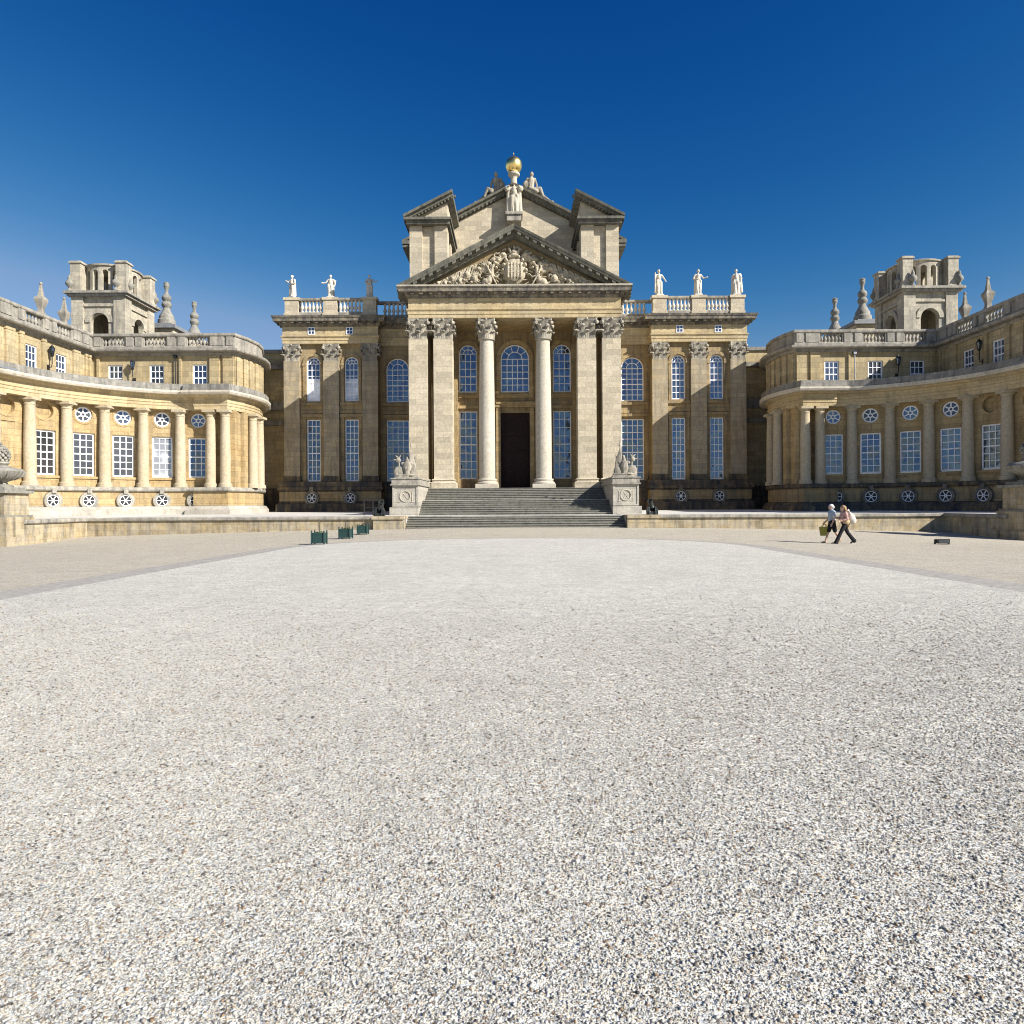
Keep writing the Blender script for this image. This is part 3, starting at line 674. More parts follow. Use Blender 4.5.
for s in (-1,1):
    for k in range(4): cap2(s*.7,2.5+.1*k,s*(1.3+.12*k),2.9-.34*k,.12,.05,1.2); ell2(s*(1.25+.1*k),2.62-.3*k,.16,.14,.3)
    # seated winged beast facing the shield
    cap2(s*2.55,.38,s*2.15,.62,.30,.30,.8,.05); cap2(s*2.15,.6,s*1.95,1.15,.31,.25,.8,.08); cap2(s*1.95,1.1,s*1.86,1.75,.19,.13,1.1,.12); cap2(s*1.86,1.75,s*1.68,2.02,.14,.12,1.2,.14)
    ell2(s*1.62,2.08,.21,.14,.18,.16); cap2(s*1.52,2.04,s*1.28,1.98,.07,.035,1.5,.16); cap2(s*1.52,1.96,s*1.32,1.84,.045,.03,1.5,.15); cap2(s*1.74,2.15,s*1.84,2.36,.06,.02,1.3,.12)
    for k in range(5): ell2(s*(1.98+.02*k),1.95-.17*k,.085,.10,.09,.16)
    cap2(s*1.95,1.0,s*1.52,.88,.10,.075,1.3,.16); cap2(s*1.52,.88,s*1.30,1.12,.07,.05,1.3,.16); cap2(s*1.92,.95,s*1.62,.45,.11,.075,1.2,.18); cap2(s*1.62,.45,s*1.48,.14,.075,.06,1.2,.18); cap2(s*1.5,.12,s*1.28,.10,.06,.045,1.2,.15)
    ell2(s*2.42,.52,.34,.28,.2,.14); cap2(s*2.3,.35,s*1.95,.16,.13,.08,1.1,.14); cap2(s*1.98,.13,s*1.72,.11,.075,.05,1.2,.12)
    for k in range(4): cap2(s*(2.05+.0*k),.72+.14*k,s*(2.35),.66+.16*k,.035,.03,1.2,.26)
    for k in range(8): a = .30+.165*k; L_ = 1.28-.05*abs(k-4); cap2(s*(2.15+.28*math.cos(a)),1.22+.25*math.sin(a),s*(2.15+L_*math.cos(a)),1.22+L_*.92*math.sin(a),.085,.05,1.2,.05+.018*k)
    cap2(s*2.05,1.2,s*2.3,1.75,.11,.07,1.2,.22); cap2(s*2.3,1.75,s*2.55,2.1,.07,.04,1.2,.2)
    P_ = [(2.8,.35),(3.15,.55),(3.25,.95),(3.02,1.15),(2.92,.95)]
    for (xa,za),(xb,zb_) in zip(P_,P_[1:]): cap2(s*xa,za,s*xb,zb_,.075,.06,1.3,.1)
    rs = random.Random(3+s)
    lim = lambda x: max(.25,(8.6-x)*.52-.22)
    for k in range(15):          # lances, standards, barrels fanned outwards
        x0 = 2.9+.31*k+.1*rs.random(); a = .35+.55*rs.random(); L_ = min(1.7, lim(x0)/math.sin(a)*.95)
        cap2(s*x0,.1,s*(x0+L_*math.cos(a)*.8),.1+L_*math.sin(a),.045,.035,1.5,.08); ell2(s*(x0+L_*math.cos(a)*.8),.1+L_*math.sin(a),.09,.13,.12,.1)
    for k in range(9):
        x0 = 3.2+.48*k; zt2 = lim(x0)*.78
        for q in range(4): cap2(s*(x0+.09*q),zt2-.05*q,s*(x0+.28+.12*q),zt2*.35,.055,.05,1.2,.10+.02*(q%2))
    for k in range(7):
        x0 = 3.4+.62*k; zz = lim(x0)*(.30+.2*(k%2)); r_ = max(.13,.30-.022*k)
        ell2(s*x0,zz,r_,r_*1.15,.10,.17); ell2(s*x0,zz,r_*.55,r_*.6,.10,.24); ell2(s*(x0+.28),zz*.6,.14,.12,.16,.16)
    for k in range(22): x0 = 2.75+.235*k; cap2(s*x0,.12+.05*(k%3),s*(x0+.2),.10+.1*((k+1)%2),.085,.06,1.3,.10)
rq = random.Random(9)
for k in range(420):      # fine carving over the whole field
    x0 = rq.uniform(-8.0,8.0); zm = (9.0-abs(x0))*sl-.85
    if zm < .12: continue
    z0 = rq.uniform(.05,zm); a = rq.uniform(0,pi)
    if rq.random() < .5: ell2(x0,z0,rq.uniform(.08,.2),rq.uniform(.08,.16),rq.uniform(.06,.14))
    else: cap2(x0,z0,x0+.4*math.cos(a),z0+.3*math.sin(a),.065,.04,1.4,.02)
rsn = np.random.RandomState(2); nzs = rsn.rand(nz,nx)
for s in (-1,1):      # scrolls and plumes filling the upper field
    for k in range(6): x0 = .95+.42*k; z0 = (9.0-x0)*sl-1.35-.12*(k%2); ell2(s*x0,z0,.26,.2,.24,.05); cap2(s*x0,z0,s*(x0+.35),z0-.45,.10,.05,1.2,.08); cap2(s*(x0-.1),z0+.1,s*(x0+.25),z0-.05,.06,.05,1.3,.2)
inside = (gz < (9.0-np.abs(gx))*sl-.80)
hm = np.where(inside, hm, 0); hm = np.where(hm>0, 1.3*hm+.035*nzs+.16, 0)
V = [(float(x),58.97-float(h),ZT+.05+float(z)) for x,z,h in zip(gx.ravel(),gz.ravel(),hm.ravel())]
F = []; hh = hm
for j in range(nz-1):
    for i in range(nx-1):
        if hh[j:j+2,i:i+2].max() > 0: F.append((j*nx+i,j*nx+i+1,(j+1)*nx+i+1,(j+1)*nx+i))
used = sorted({i for f in F for i in f}); mapi = {o:n for n,o in enumerate(used)}
b = MB(); b.add([V[i] for i in used],[tuple(mapi[i] for i in f) for f in F]); b.obj('pediment_relief', M['relief'], PAL, smooth=50)
# upper storey of the hall: two flanking half-pedimented blocks and the recessed gable
ZE = 28.2; su = .51
b = MB(); b.box(-10.3,10.3,70.0,88,17,27.6)
b.prism([(-10.3,27.6),(10.3,27.6),(10.3,28.0),(0,28.0+10.3*su),(-10.3,28.0)],70.0,87); b.obj('hall_wall', M['pale'], PAL)
b = MB()
for s in (-1,1): rake(b, s*11.25, ZE, 0, s, 0,0, [(0,69.1),(-.25,69.14),(-.3,69.45),(-.5,69.5),(-.62,69.75),(-.62,88),(0,88)], su); b.box(min(s*10.3,s*11.2),max(s*10.3,s*11.2),69.2,88,27.5,27.75); b.box(min(s*10.3,s*11.25),max(s*10.3,s*11.25),69.1,88,27.8,28.15)
for s in (-1,1):
    for k in range(26):
        x = 10.7-k*.42; z = ZE+su*(11.25-x)-.64
        b.hexa([(s*(x-.09),69.55,z),(s*(x+.09),69.55,z-.09),(s*(x+.09),69.9,z-.09),(s*(x-.09),69.9,z),(s*(x-.09),69.55,z+.16),(s*(x+.09),69.55,z+.07),(s*(x+.09),69.9,z+.07),(s*(x-.09),69.9,z+.16)])
b.obj('gable_cornice', M['rake'], PAL)
for s in (-1,1):
    X = lambda a, c: (min(s*a,s*c), max(s*a,s*c))
    b = MB(); b.box(*X(6.15,9.62),63.75,65.1,18,27.3); b.box(*X(7.9,9.62),65.1,70.0,18,27.3); b.box(*X(6.2,7.0),67.4,68.5,18,27.3)
    for x0,x1 in ((6.15,7.32),(8.45,9.62)): b.box(*X(x0,x1),63.45,63.76,18,27.3)
    b.prism([(s*6.15,27.5),(s*9.62,27.5),(s*9.62,27.9),(s*6.15,27.9+3.47*su)],63.6,70.0)
    b.obj('flank_tower', M['pale'], PAL)
    b = MB()
    b.box(*X(5.75,10.05),62.75,69.98,27.62,27.85); b.box(*X(5.9,9.85),63.0,70.0,27.3,27.615)
    rake(b, s*10.08, 28.05, s*5.6, s,0,0,[(0,62.65),(-.22,62.7),(-.28,63.0),(-.45,63.05),(-.5,63.3),(-.5,70.0),(0,70.0)],su)
    for k in range(14):
        x = 9.3-k*.3; z = 28.05+su*(10.08-x)-.62; b.box(*X(x-.07,x+.07),63.12,63.5,z,z+.15)
    b.box(*X(9.2,10.0),66.0,67.2,28.3,29.3); b.box(*X(7.4,7.9),66.0,66.8,29.2,29.75)
    b.obj('flank_cornice', M['rake'], PAL)
b = MB(); b.box(-.72,.72,68.55,70.0,29.85,30.45); b.box(-.85,.85,68.4,70.0,30.455,30.7); b.obj('statue_bracket', M['grey'], PAL)

# ------------------------------------------------------------------ steps and their pedestals
ST = thing('stone_steps', 'broad grey stone steps in three flights rising to the portico', 'steps', (0,46.8,0))
def flight(x, y0, z0, n, rise, tread, name):
    b = MB(); e = MB()
    for i in range(n):
        yy = y0+i*tread; nxt = yy+tread+.02 if i < n-1 else yy+tread
        b.box(-x,x,yy,yy+tread+.25,z0 if i == 0 else z0+i*rise-.02,z0+(i+1)*rise-.045); e.box(-x-.0,x+.0,yy-.045,yy+tread+.0,z0+(i+1)*rise-.045,z0+(i+1)*rise)
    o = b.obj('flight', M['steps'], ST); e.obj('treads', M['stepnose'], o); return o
flight(7.5,46.8,-.08,6,.157,.26,'f')
b = MB(); b.box(-9.4,9.4,48.3,52.2,-.2,.848); b.box(-7.5,7.5,48.06,48.4,.79,.868); b.obj('landing', M['stepsedge'], ST)
flight(7.28,52.0,.848,7,.163,.36,'f')
b = MB(); b.box(-7.28,7.28,54.2,56,.85,1.985); b.box(-7.28,7.28,54.11,54.6,1.955,1.99); b.obj('landing', M['stepsedge'], ST)
flight(7.28,55.7,1.985,7,.1465,.33,'f')
PED = []
for s in (-1,1):
    t = thing('stair_pedestal', 'white stone stair pedestal with carved cipher, its cheek lit by the sun' if s < 0 else 'white stone stair pedestal with carved cipher casting dark shadow over steps', 'pedestal', (s*8.3,55,.85), 'pedestals flanking the steps')
    X = lambda a, c: (min(s*a,s*c), max(s*a,s*c))
    b = MB(); b.box(*X(7.31,9.25),51.8,58.3,1.5,3.1); b.box(*X(7.29,9.45),51.68,58.3,.84,1.46)
    for x0,x1,z0,z1 in ((7.31,9.25,1.5,1.62),(7.31,9.25,2.98,3.1),(7.31,7.45,1.62,2.98),(9.11,9.25,1.62,2.98)): b.box(*X(x0,x1),51.75,51.81,z0,z1)
    b.obj('body', M['white'], t)
    b = MB(); b.box(*X(7.2,9.38),51.6,58.2,3.105,3.2); b.box(*X(7.26,9.3),51.68,58.18,3.205,3.58); b.box(*X(7.2,9.38),51.6,58.2,3.585,3.66); b.obj('cap', M['grey'], t)
    b = MB(); cx = s*8.28; ring(b,cx,2.3,.36,.43,51.74,51.82,0,2*pi,24)
    for p in (((-.5,1.85),(-.5,2.6)),((.5,1.85),(.5,2.6)),((-.2,2.05),(.16,2.5)),((.2,2.05),(-.16,2.5)),((-.02,2.02),(.22,2.16)),((-.62,1.85),(-.38,1.85)),((.38,1.85),(.62,1.85))):
        b.tube([(cx+p[0][0],51.79,p[0][1]),(cx+p[1][0],51.79,p[1][1])],.026,6)
    b.obj('carved_cipher', M['pale_round'], t)

# ------------------------------------------------------------------ low terrace walls, end piers
for s in (-1,1):
    X = lambda a, c: (min(s*a,s*c), max(s*a,s*c))
    lb = 'low stone terrace wall behind the green planter boxes' if s < 0 else 'low stone terrace wall behind the walking couple, partly shaded at its corner'
    t = thing('low_wall', lb, 'wall', (s*19,47,0), 'low terrace walls')
    b = MB(); b.box(*X(9.55,29.2),47.0,47.6,-1.2,.62); b.box(*X(29.2,29.8),40.9,47.58,-1.6,.62); b.obj('wall', M['lowwall'], t)
    b = MB(); p = [(9.55,47.0),(29.2,47.0),(29.2,40.9)]
    if s < 0: p = [(-x,y) for x,y in reversed(p)]
    b.sweep(p, [(-.72,.622),(.10,.622),(.15,.68),(.15,.82),(.10,.88),(-.72,.88)]); b.obj('coping', M['grey'], t)
    b = MB(); b.box(*X(7.52,9.6),46.45,48.2,-.5,.66); b.obj('end_pier', M['lowwall'], t)
    b = MB(); b.box(*X(7.5,9.7),46.35,48.2,.665,.88); b.obj('end_pier_cap', M['lowwall'], t)
M['tower'] = stone('weathered_tower_stone', (.51,.47,.385), (.46,.42,.335), (.17,.155,.13), .7, .47, .66, mort=.7, grime=((.22,.21,.185),.4))
# ------------------------------------------------------------------ curved quadrant wings
CX, CY, RE = 24.6, 47.2, 11.75
def arcpt(r, a): return (CX+r*math.cos(a), CY+r*math.sin(a))
def solve(px):
    k = (514.5-px)/690; lo, hi = 0, pi/2
    for _ in range(50):
        m = (lo+hi)/2; x, y = arcpt(12.1, m)
        if x-k*y > 0: lo = m
        else: hi = m
    return lo
def angles(pxs):
    c = [solve(p) for p in pxs]; q = (c[-1]-c[0])/4
    return [c[0]-q*1.02] + c + [c[-1]+q*.95]
ENT = [(26.5,70.4),(24.7,67.4),(23.85,65.0),(23.5,63.4),(23.42,62),(23.65,60.2),(24.3,58.2),(27.1,58.2)] + [arcpt(RE,a) for a in np.linspace(math.acos(2.5/RE),0,30)] + [(CX+RE,44)] + [(60,44)]
ATT = [(26.5,70.4),(24.7,67.7),(23.9,65.3),(23.65,63.6),(23.85,61.6),(24.35,60.0),(36.7,60.0),(36.7,44),(60,44)]
def side(path, s): return path if s > 0 else [(-x,y) for x,y in reversed(path)]
dcol = MB().lathe([(.56,0),(.56,.16),(.53,.17),(.55,.23),(.53,.3),(.46,.33),(.45,.40)], n=28).mesh('base', M['honey_round'], 40)
dsh = MB().lathe([(.43,.39),(.43,1.6),(.425,2.6),(.41,3.8),(.385,5.0),(.36,6.0)], n=28).mesh('column', M['honey_round'], 40)
dcap = MB().lathe([(.36,6.0),(.40,6.02),(.40,6.07),(.365,6.09),(.365,6.2),(.39,6.22),(.48,6.36)], n=28).box(-.52,.52,-.52,.52,6.362,6.57).mesh('capital', M['honey_round'], 40)
def doric(parent, loc):
    o = inst('column', dsh, parent, loc); sub('base', dcol, o); sub('capital', dcap, o)
for s in (-1,1):
    X = lambda a, c: (min(s*a,s*c), max(s*a,s*c))
    nm = 'sunlit honey stone curved quadrant wing with columns behind the green planter boxes' if s < 0 else 'shaded honey stone curved quadrant wing with columns behind the walking couple'
    Q = thing('quadrant_wing', nm, 'palace wing', (s*32,56,0), 'curved quadrant wings')
    b = MB(); ANG = angles((29,66,104,142.5,179.5) if s < 0 else (22.5,62,101,140,178))
    mp = lambda u,z,t: (s*(CX+(12.5+t)*math.cos(u/12.5)), CY+(12.5+t)*math.sin(u/12.5), z)
    mids = [(a+c)/2 for a,c in zip(ANG,ANG[1:])]     # 0 niche, 1.. windows
    ops = []
    for i,a in enumerate(mids):
        u = a*12.5
        if i == 0: ops += [('circle',u,.62,8.38,9.62)]
        else: ops += [('rect',u,.78,4.08,7.51),('circle',u,.62,8.38,9.62)]
    b.wall(mp, 0, 12.5*pi/2*.995, 3.2, 10.0, ops, .45, du=.45)
    b.sweep(side(ENT[:6],s), [(-.7,3.2),(-.3,3.2),(-.3,9.9),(-.7,9.9)])
    b.box(*X(23.95,24.5),58.95,60.4,3.2,9.9); b.box(*X(23.6,24.2),60.1,60.9,3.2,9.9); b.box(*X(37.08,37.6),43.6,47.3,3.2,9.9); b.box(*X(36.45,37.075),44.0,45.0,3.2,9.85); b.box(*X(37.0,60),43.6,44.2,.5,15)
    b.obj('wall', M['honey'], Q)
    def sr_rect():
        q = MB(); q.box(-1.0,-.8,-.20,-.08,-.1,3.6); q.box(.8,1.0,-.20,-.08,-.1,3.6); q.box(-.8,.8,-.198,-.08,3.45,3.6)
        q.box(-1.08,1.08,-.42,-.06,-.24,-.05); q.box(-.95,.95,-.32,-.06,-.85,-.245); return q.mesh('surround', M['honey'])
    def sr_round(): return ring(MB(),0,0,.63,.80,-.20,-.09).mesh('surround', M['honey'])
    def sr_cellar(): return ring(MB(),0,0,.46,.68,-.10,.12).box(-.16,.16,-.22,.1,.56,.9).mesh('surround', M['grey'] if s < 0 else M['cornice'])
    for i,a in enumerate(mids):
        n = Vector((-s*math.cos(a), -math.sin(a))); rz = math.atan2(n.y,n.x)+pi/2
        at = lambda r, z: (s*(CX+r*math.cos(a)), CY+r*math.sin(a), z)
        if i <= 1:     # blind roundel
            o = inst('blind_roundel', cache('blr', lambda: disc_mesh(.7, M['honey'], .16, .3)), Q, at(12.66,9.0), rz); sub('surround', cache('srr', sr_round), o)
        else:
            o = round_window(Q, .61, at(12.66,9.0), rz, mat='glass' if i%2 else 'glass_dim'); sub('surround', cache('srr', sr_round), o)
        if i == 0:
            q = MB(); q.box(-.95,-.6,-.2,-.07,-.8,3.8); q.box(.6,.95,-.2,-.07,-.8,3.8); q.box(-.95,.95,-.24,-.07,3.805,4.0); o = inst('niche', q.mesh('niche', M['honey']), Q, at(12.66,4.1), rz)
        else:
            o = window(Q, 1.54, 3.40, 3, 6, False, at(12.66,4.1), rz, mat='glass_dim' if (s<0 and i<5) else 'glass', blind=.96 if (s<0 and i==4) else None); sub('surround', cache('srw', sr_rect), o)
            o = round_window(Q, .45, at(11.55,2.12), rz, 'iron', 'cellar_grille'); sub('surround', cache(('src',s), sr_cellar), o)  # dark of the cellar opening painted as a black disc
    for a in ANG: doric(Q, (*[(s*x) if j==0 else x for j,x in enumerate(arcpt(12.1,a))],3.23)) if a < 1.42 else None
    for x,y in ((25.93,58.72),(24.68,58.72),(23.4,61.5),(23.62,63.7)): doric(Q, (s*x,y,3.23))
    # entablature and its blocking course
    E = side(ENT, s)
    b = MB(); b.sweep(E, [(-.9,9.8),(0,9.8),(0,10.08),(.04,10.1),(.04,10.3),(.1,10.36),(.03,10.40),(.03,10.78),(.2,10.86),(.28,11.0),(-.9,11.0)]); b.obj('entablature', M['entab'], Q)
    b = MB(); b.sweep(E, [(-.9,11.003),(.68,11.0),(.72,11.06),(.78,11.16),(.78,11.30),(-.9,11.30)]); b.obj('cornice', M['lip'], Q)
    b = MB(); b.sweep(E, [(-.9,11.303),(.66,11.303),(.60,11.85),(.52,11.88),(-.9,11.88)]); b.obj('blocking_course', M['crust'], Q)
    # basement
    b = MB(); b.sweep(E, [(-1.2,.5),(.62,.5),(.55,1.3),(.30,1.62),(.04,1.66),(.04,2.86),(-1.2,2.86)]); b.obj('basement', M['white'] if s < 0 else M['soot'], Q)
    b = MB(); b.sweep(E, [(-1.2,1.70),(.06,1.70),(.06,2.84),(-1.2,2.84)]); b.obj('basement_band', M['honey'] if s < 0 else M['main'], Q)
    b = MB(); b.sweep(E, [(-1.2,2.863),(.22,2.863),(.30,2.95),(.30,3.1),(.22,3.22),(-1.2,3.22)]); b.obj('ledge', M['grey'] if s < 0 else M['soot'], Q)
    # attic storey
    A = side(ATT, s)
    b = MB(); XW = (27.4,31.15,34.75) if s < 0 else (27.55,31.35,35.0); YW = (52.4,55.85)
    b.wall(lambda u,z,t: (s*u,60.0+t,z), 24.3, 36.7, 11.0, 14.95, [('rect',x,.64,12.1,13.95) for x in XW], .4)
    b.wall(lambda u,z,t: (s*(36.7+t),u,z), 44.4, 60.0, 11.0, 14.95, [('rect',y,.64,12.1,13.95) for y in YW], .4)
    b.sweep(side(ATT[:6],s), [(-.5,11),(0,11),(0,14.95),(-.5,14.95)])
    b.obj('attic_wall', M['attic'], Q)
    for x0,x1 in ((24.45,25.35),(25.65,26.5),(28.95,29.15),(36.05,36.3)):
        b = MB(); b.box(*X(x0,x1),59.84,60.02,11.5,14.5); b.box(*X(x0-.06,x1+.06),59.80,60.02,14.5,14.7); b.obj('attic_pilaster', M['attic'], Q)
    for y0,y1 in ((46.5,47.6),(49.6,50.4),(51.0,51.35),(53.45,53.8),(57.2,58.0),(58.8,59.0),(59.3,59.5)):
        b = MB(); b.box(*X(36.54,36.72),y0,y1,11.5,14.5); b.box(*X(36.5,36.72),y0-.06,y1+.06,14.5,14.7); b.obj('attic_pilaster', M['attic'], Q)
    for pth in (ATT[2:4],ATT[3:5],ATT[4:6]):
        p0,p1 = Vector(pth[0]),Vector(pth[1])
        for f in (.25,.8): c = p0.lerp(p1,f); d = p1-p0; b = MB(); b.obox((s*c.x,c.y),(s*d.x,d.y),.5,.3,11.5,14.6); b.obj('attic_pilaster', M['attic'], Q)
    for x in XW: window(Q,1.26,1.85,3,3,False,(s*x,60.12,12.1))
    for y in YW: window(Q,1.26,1.85,3,3,False,(s*36.82,y,12.1), -s*pi/2*-1 if False else (-pi/2 if s>0 else pi/2), mat='glass')
    b = MB(); b.sweep(A, [(-.5,14.7),(.12,14.7),(.16,14.92),(.62,14.98),(.68,15.06),(.70,15.2),(-.5,15.2)]); b.obj('attic_cornice', M['balus'], Q)
    b = MB(); b.sweep(A, [(-.45,15.203),(.05,15.203),(.05,15.5),(-.02,15.58),(-.45,15.58)]); b.sweep(A, [(-.48,16.38),(.04,16.38),(.10,16.46),(.10,16.62),(0,16.68),(-.48,16.68)])
    solid = [ATT[:6]+[(26.6,60.0)],[(28.5,60),(30.35,60)],[(32.25,60),(33.95,60)],[(35.85,60),(36.7,60),(36.7,57.2)],[(36.7,55.4),(36.7,53.75)],[(36.7,51.85),(36.7,44),(60,44)]]
    for p in solid:
        b.sweep(side(p,s), [(-.42,15.582),(-.04,15.582),(-.04,16.378),(-.42,16.378)])
        q0, q1 = Vector(p[-2]), Vector(p[-1])
    for x0,x1 in ((25.3,26.5),(28.65,29.3),(29.55,30.2),(32.4,33.0),(33.2,33.8),(24.5,25.1),(36.0,36.6)): b.box(*X(x0,x1),59.96,60.1,15.59,16.37)
    for y0,y1 in ((57.35,58.3),(58.6,59.5),(54.75,55.25),(53.9,54.4),(51.0,51.7),(49.2,50.4),(46.5,48.9)): b.box(*X(36.64,36.8),y0,y1,15.59,16.37)
    bal = b.obj('balustrade', M['balus'], Q)
    bm2 = cache('bal2', lambda: MB().lathe([(.13,0),(.13,.08),(.07,.11),(.15,.28),(.14,.36),(.075,.54),(.07,.66),(.12,.70),(.12,.8)], n=10).mesh('baluster', M['balus'], 40))
    for c in (34.9,31.3,27.55):
        for i in range(6): inst('baluster', bm2, bal, (s*(c-.95+1.9*(i+.5)/6),60.22,15.58))
    for c in (52.8,56.3):
        for i in range(5): inst('baluster', bm2, bal, (s*36.92,c-.92+1.84*(i+.5)/5,15.58))
    b = MB(); P = [(26.6,69),(24.6,60.6),(37.2,60.6),(37.2,44.6),(60,44.6),(60,69)]
    b.add([(s*x,y,15.1) for x,y in P]+[(s*x,y,14.95) for x,y in P],[tuple(range(6)),tuple(range(11,5,-1))]+[(i,i+6,(i+1)%6+6,(i+1)%6) for i in range(6)]); b.obj('roof', M['lead'], Q)
    b = MB(); b.box(*X(24.5,37),58.2,60.6,11.3,11.5); b.box(*X(35.5,37),44.2,58.4,11.3,11.5); b.obj('gutter_roof', M['lead'], Q)
    # link to the central block
    b = MB(); b.box(*X(22.55,28),70.5,71.5,.8,17.2); b.obj('link_wall', M['attic'], Q)
    for u0,y_,z0,z1 in ((22.7,70.0,11.3,12.2),(22.7,69.9,15.5,15.9),(22.7,70.3,17.2,17.55),(22.72,70.1,9.8,10.3)): b = MB(); b.box(*X(u0,27.5),y_,71.0,z0,z1); b.obj('link_cornice', M['crust'], Q)
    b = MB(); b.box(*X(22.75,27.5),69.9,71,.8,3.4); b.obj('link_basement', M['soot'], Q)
    b = MB(); xx = s*29.45; b.tube([(xx,59.82,11.8),(xx,59.82,14.7)],.055,8); b.box(xx-.13,xx+.13,59.68,59.95,14.5,14.75); b.obj('drain_pipe', M['iron'] if s<0 else M['steel'], Q)
    # wall lanterns
    def lantern(loc, n, label):
        t = thing('wall_lantern', label, 'lantern', loc, 'wall lanterns on the attic storeys'); t.scale = (.85,.85,.85); x,y,z = loc; n = Vector((n[0],n[1],0))
        p = Vector(loc)+n*.42; b = MB(); b.tube([Vector(loc)+Vector((0,0,-1.5)),Vector(loc)+Vector((0,0,-1.5))+n*.36,p+Vector((0,0,-1.1)),p+Vector((0,0,-.5))],.05,6); b.box(x-.12,x+.12,y-.12,y+.12,z-1.7,z-1.3); b.obj('bracket', M['iron'], t)
        b = MB(); b.lathe([(.08,-.55),(.11,-.5),(.16,-.42),(.13,-.38)],p,6); b.lathe([(.25,.22),(.27,.25),(.17,.40),(.08,.46),(.04,.58),(.02,.64)],p,6)
        for k in range(6): a = 2*pi*k/6; b.tube([p+Vector((.135*math.cos(a),.135*math.sin(a),-.4)),p+Vector((.25*math.cos(a),.25*math.sin(a),.24))],.02,5)
        b.obj('frame', M['iron'], t)
        b = MB(); b.lathe([(.115,-.38),(.225,.21)],p,6); b.obj('pane', M['glass'], t)
    if s < 0:
        lantern((-33.05,60,13.9),(0,-1),'black iron wall lantern between attic windows on the sunlit wing, under its balustrade')
        lantern((-36.7,54.2,13.9),(1,0),'black iron wall lantern on the receding attic side wall at the sunlit wing')
    else:
        lantern((33.15,60,13.9),(0,-1),'black iron wall lantern between attic windows on the shaded wing, below the tower')
        lantern((36.7,54.0,13.9),(-1,0),'black iron wall lantern on receding shaded attic wall, below the spired finial')

# ------------------------------------------------------------------ corner towers and roof finials
def pine_urn(b, c, k=1.0):
    b.lathe([(.38*k,0),(.40*k,.12*k),(.22*k,.25*k),(.16*k,.42*k),(.30*k,.6*k),(.52*k,.8*k),(.58*k,1.0*k),(.50*k,1.2*k),(.33*k,1.35*k),(.24*k,1.45*k),(.26*k,1.6*k),(.17*k,1.85*k),(.05*k,2.05*k)], c, 14)
def balls_finial(b, c):      # stacked orbs
    b.lathe([(1.2,0),(1.2,.5),(1.1,.6),(1.0,.7),(1.02,.95),(.78,1.3),(.52,1.75),(.46,2.0),(.62,2.15),(.70,2.4),(.56,2.68),(.42,2.8),(.60,2.95),(.66,3.2),(.5,3.5),(.28,3.65),(.22,4.0),(.26,4.25),(.42,4.6),(.34,4.72),(.40,4.95),(.22,5.05)], c, 18)
def obelisk(b, c):
    b.lathe([(.86*r,z) for r,z in [(.55,0),(.55,2.7),(.46,2.85),(.36,3.0),(.34,3.25),(.42,3.4),(.70,3.95),(.72,4.1),(.66,4.18),(.34,4.4),(.24,4.8),(.15,5.3),(.12,5.42)]], c, 4, a0=pi/4); b.ball((c[0],c[1],c[2]+5.5),.15,10,8)
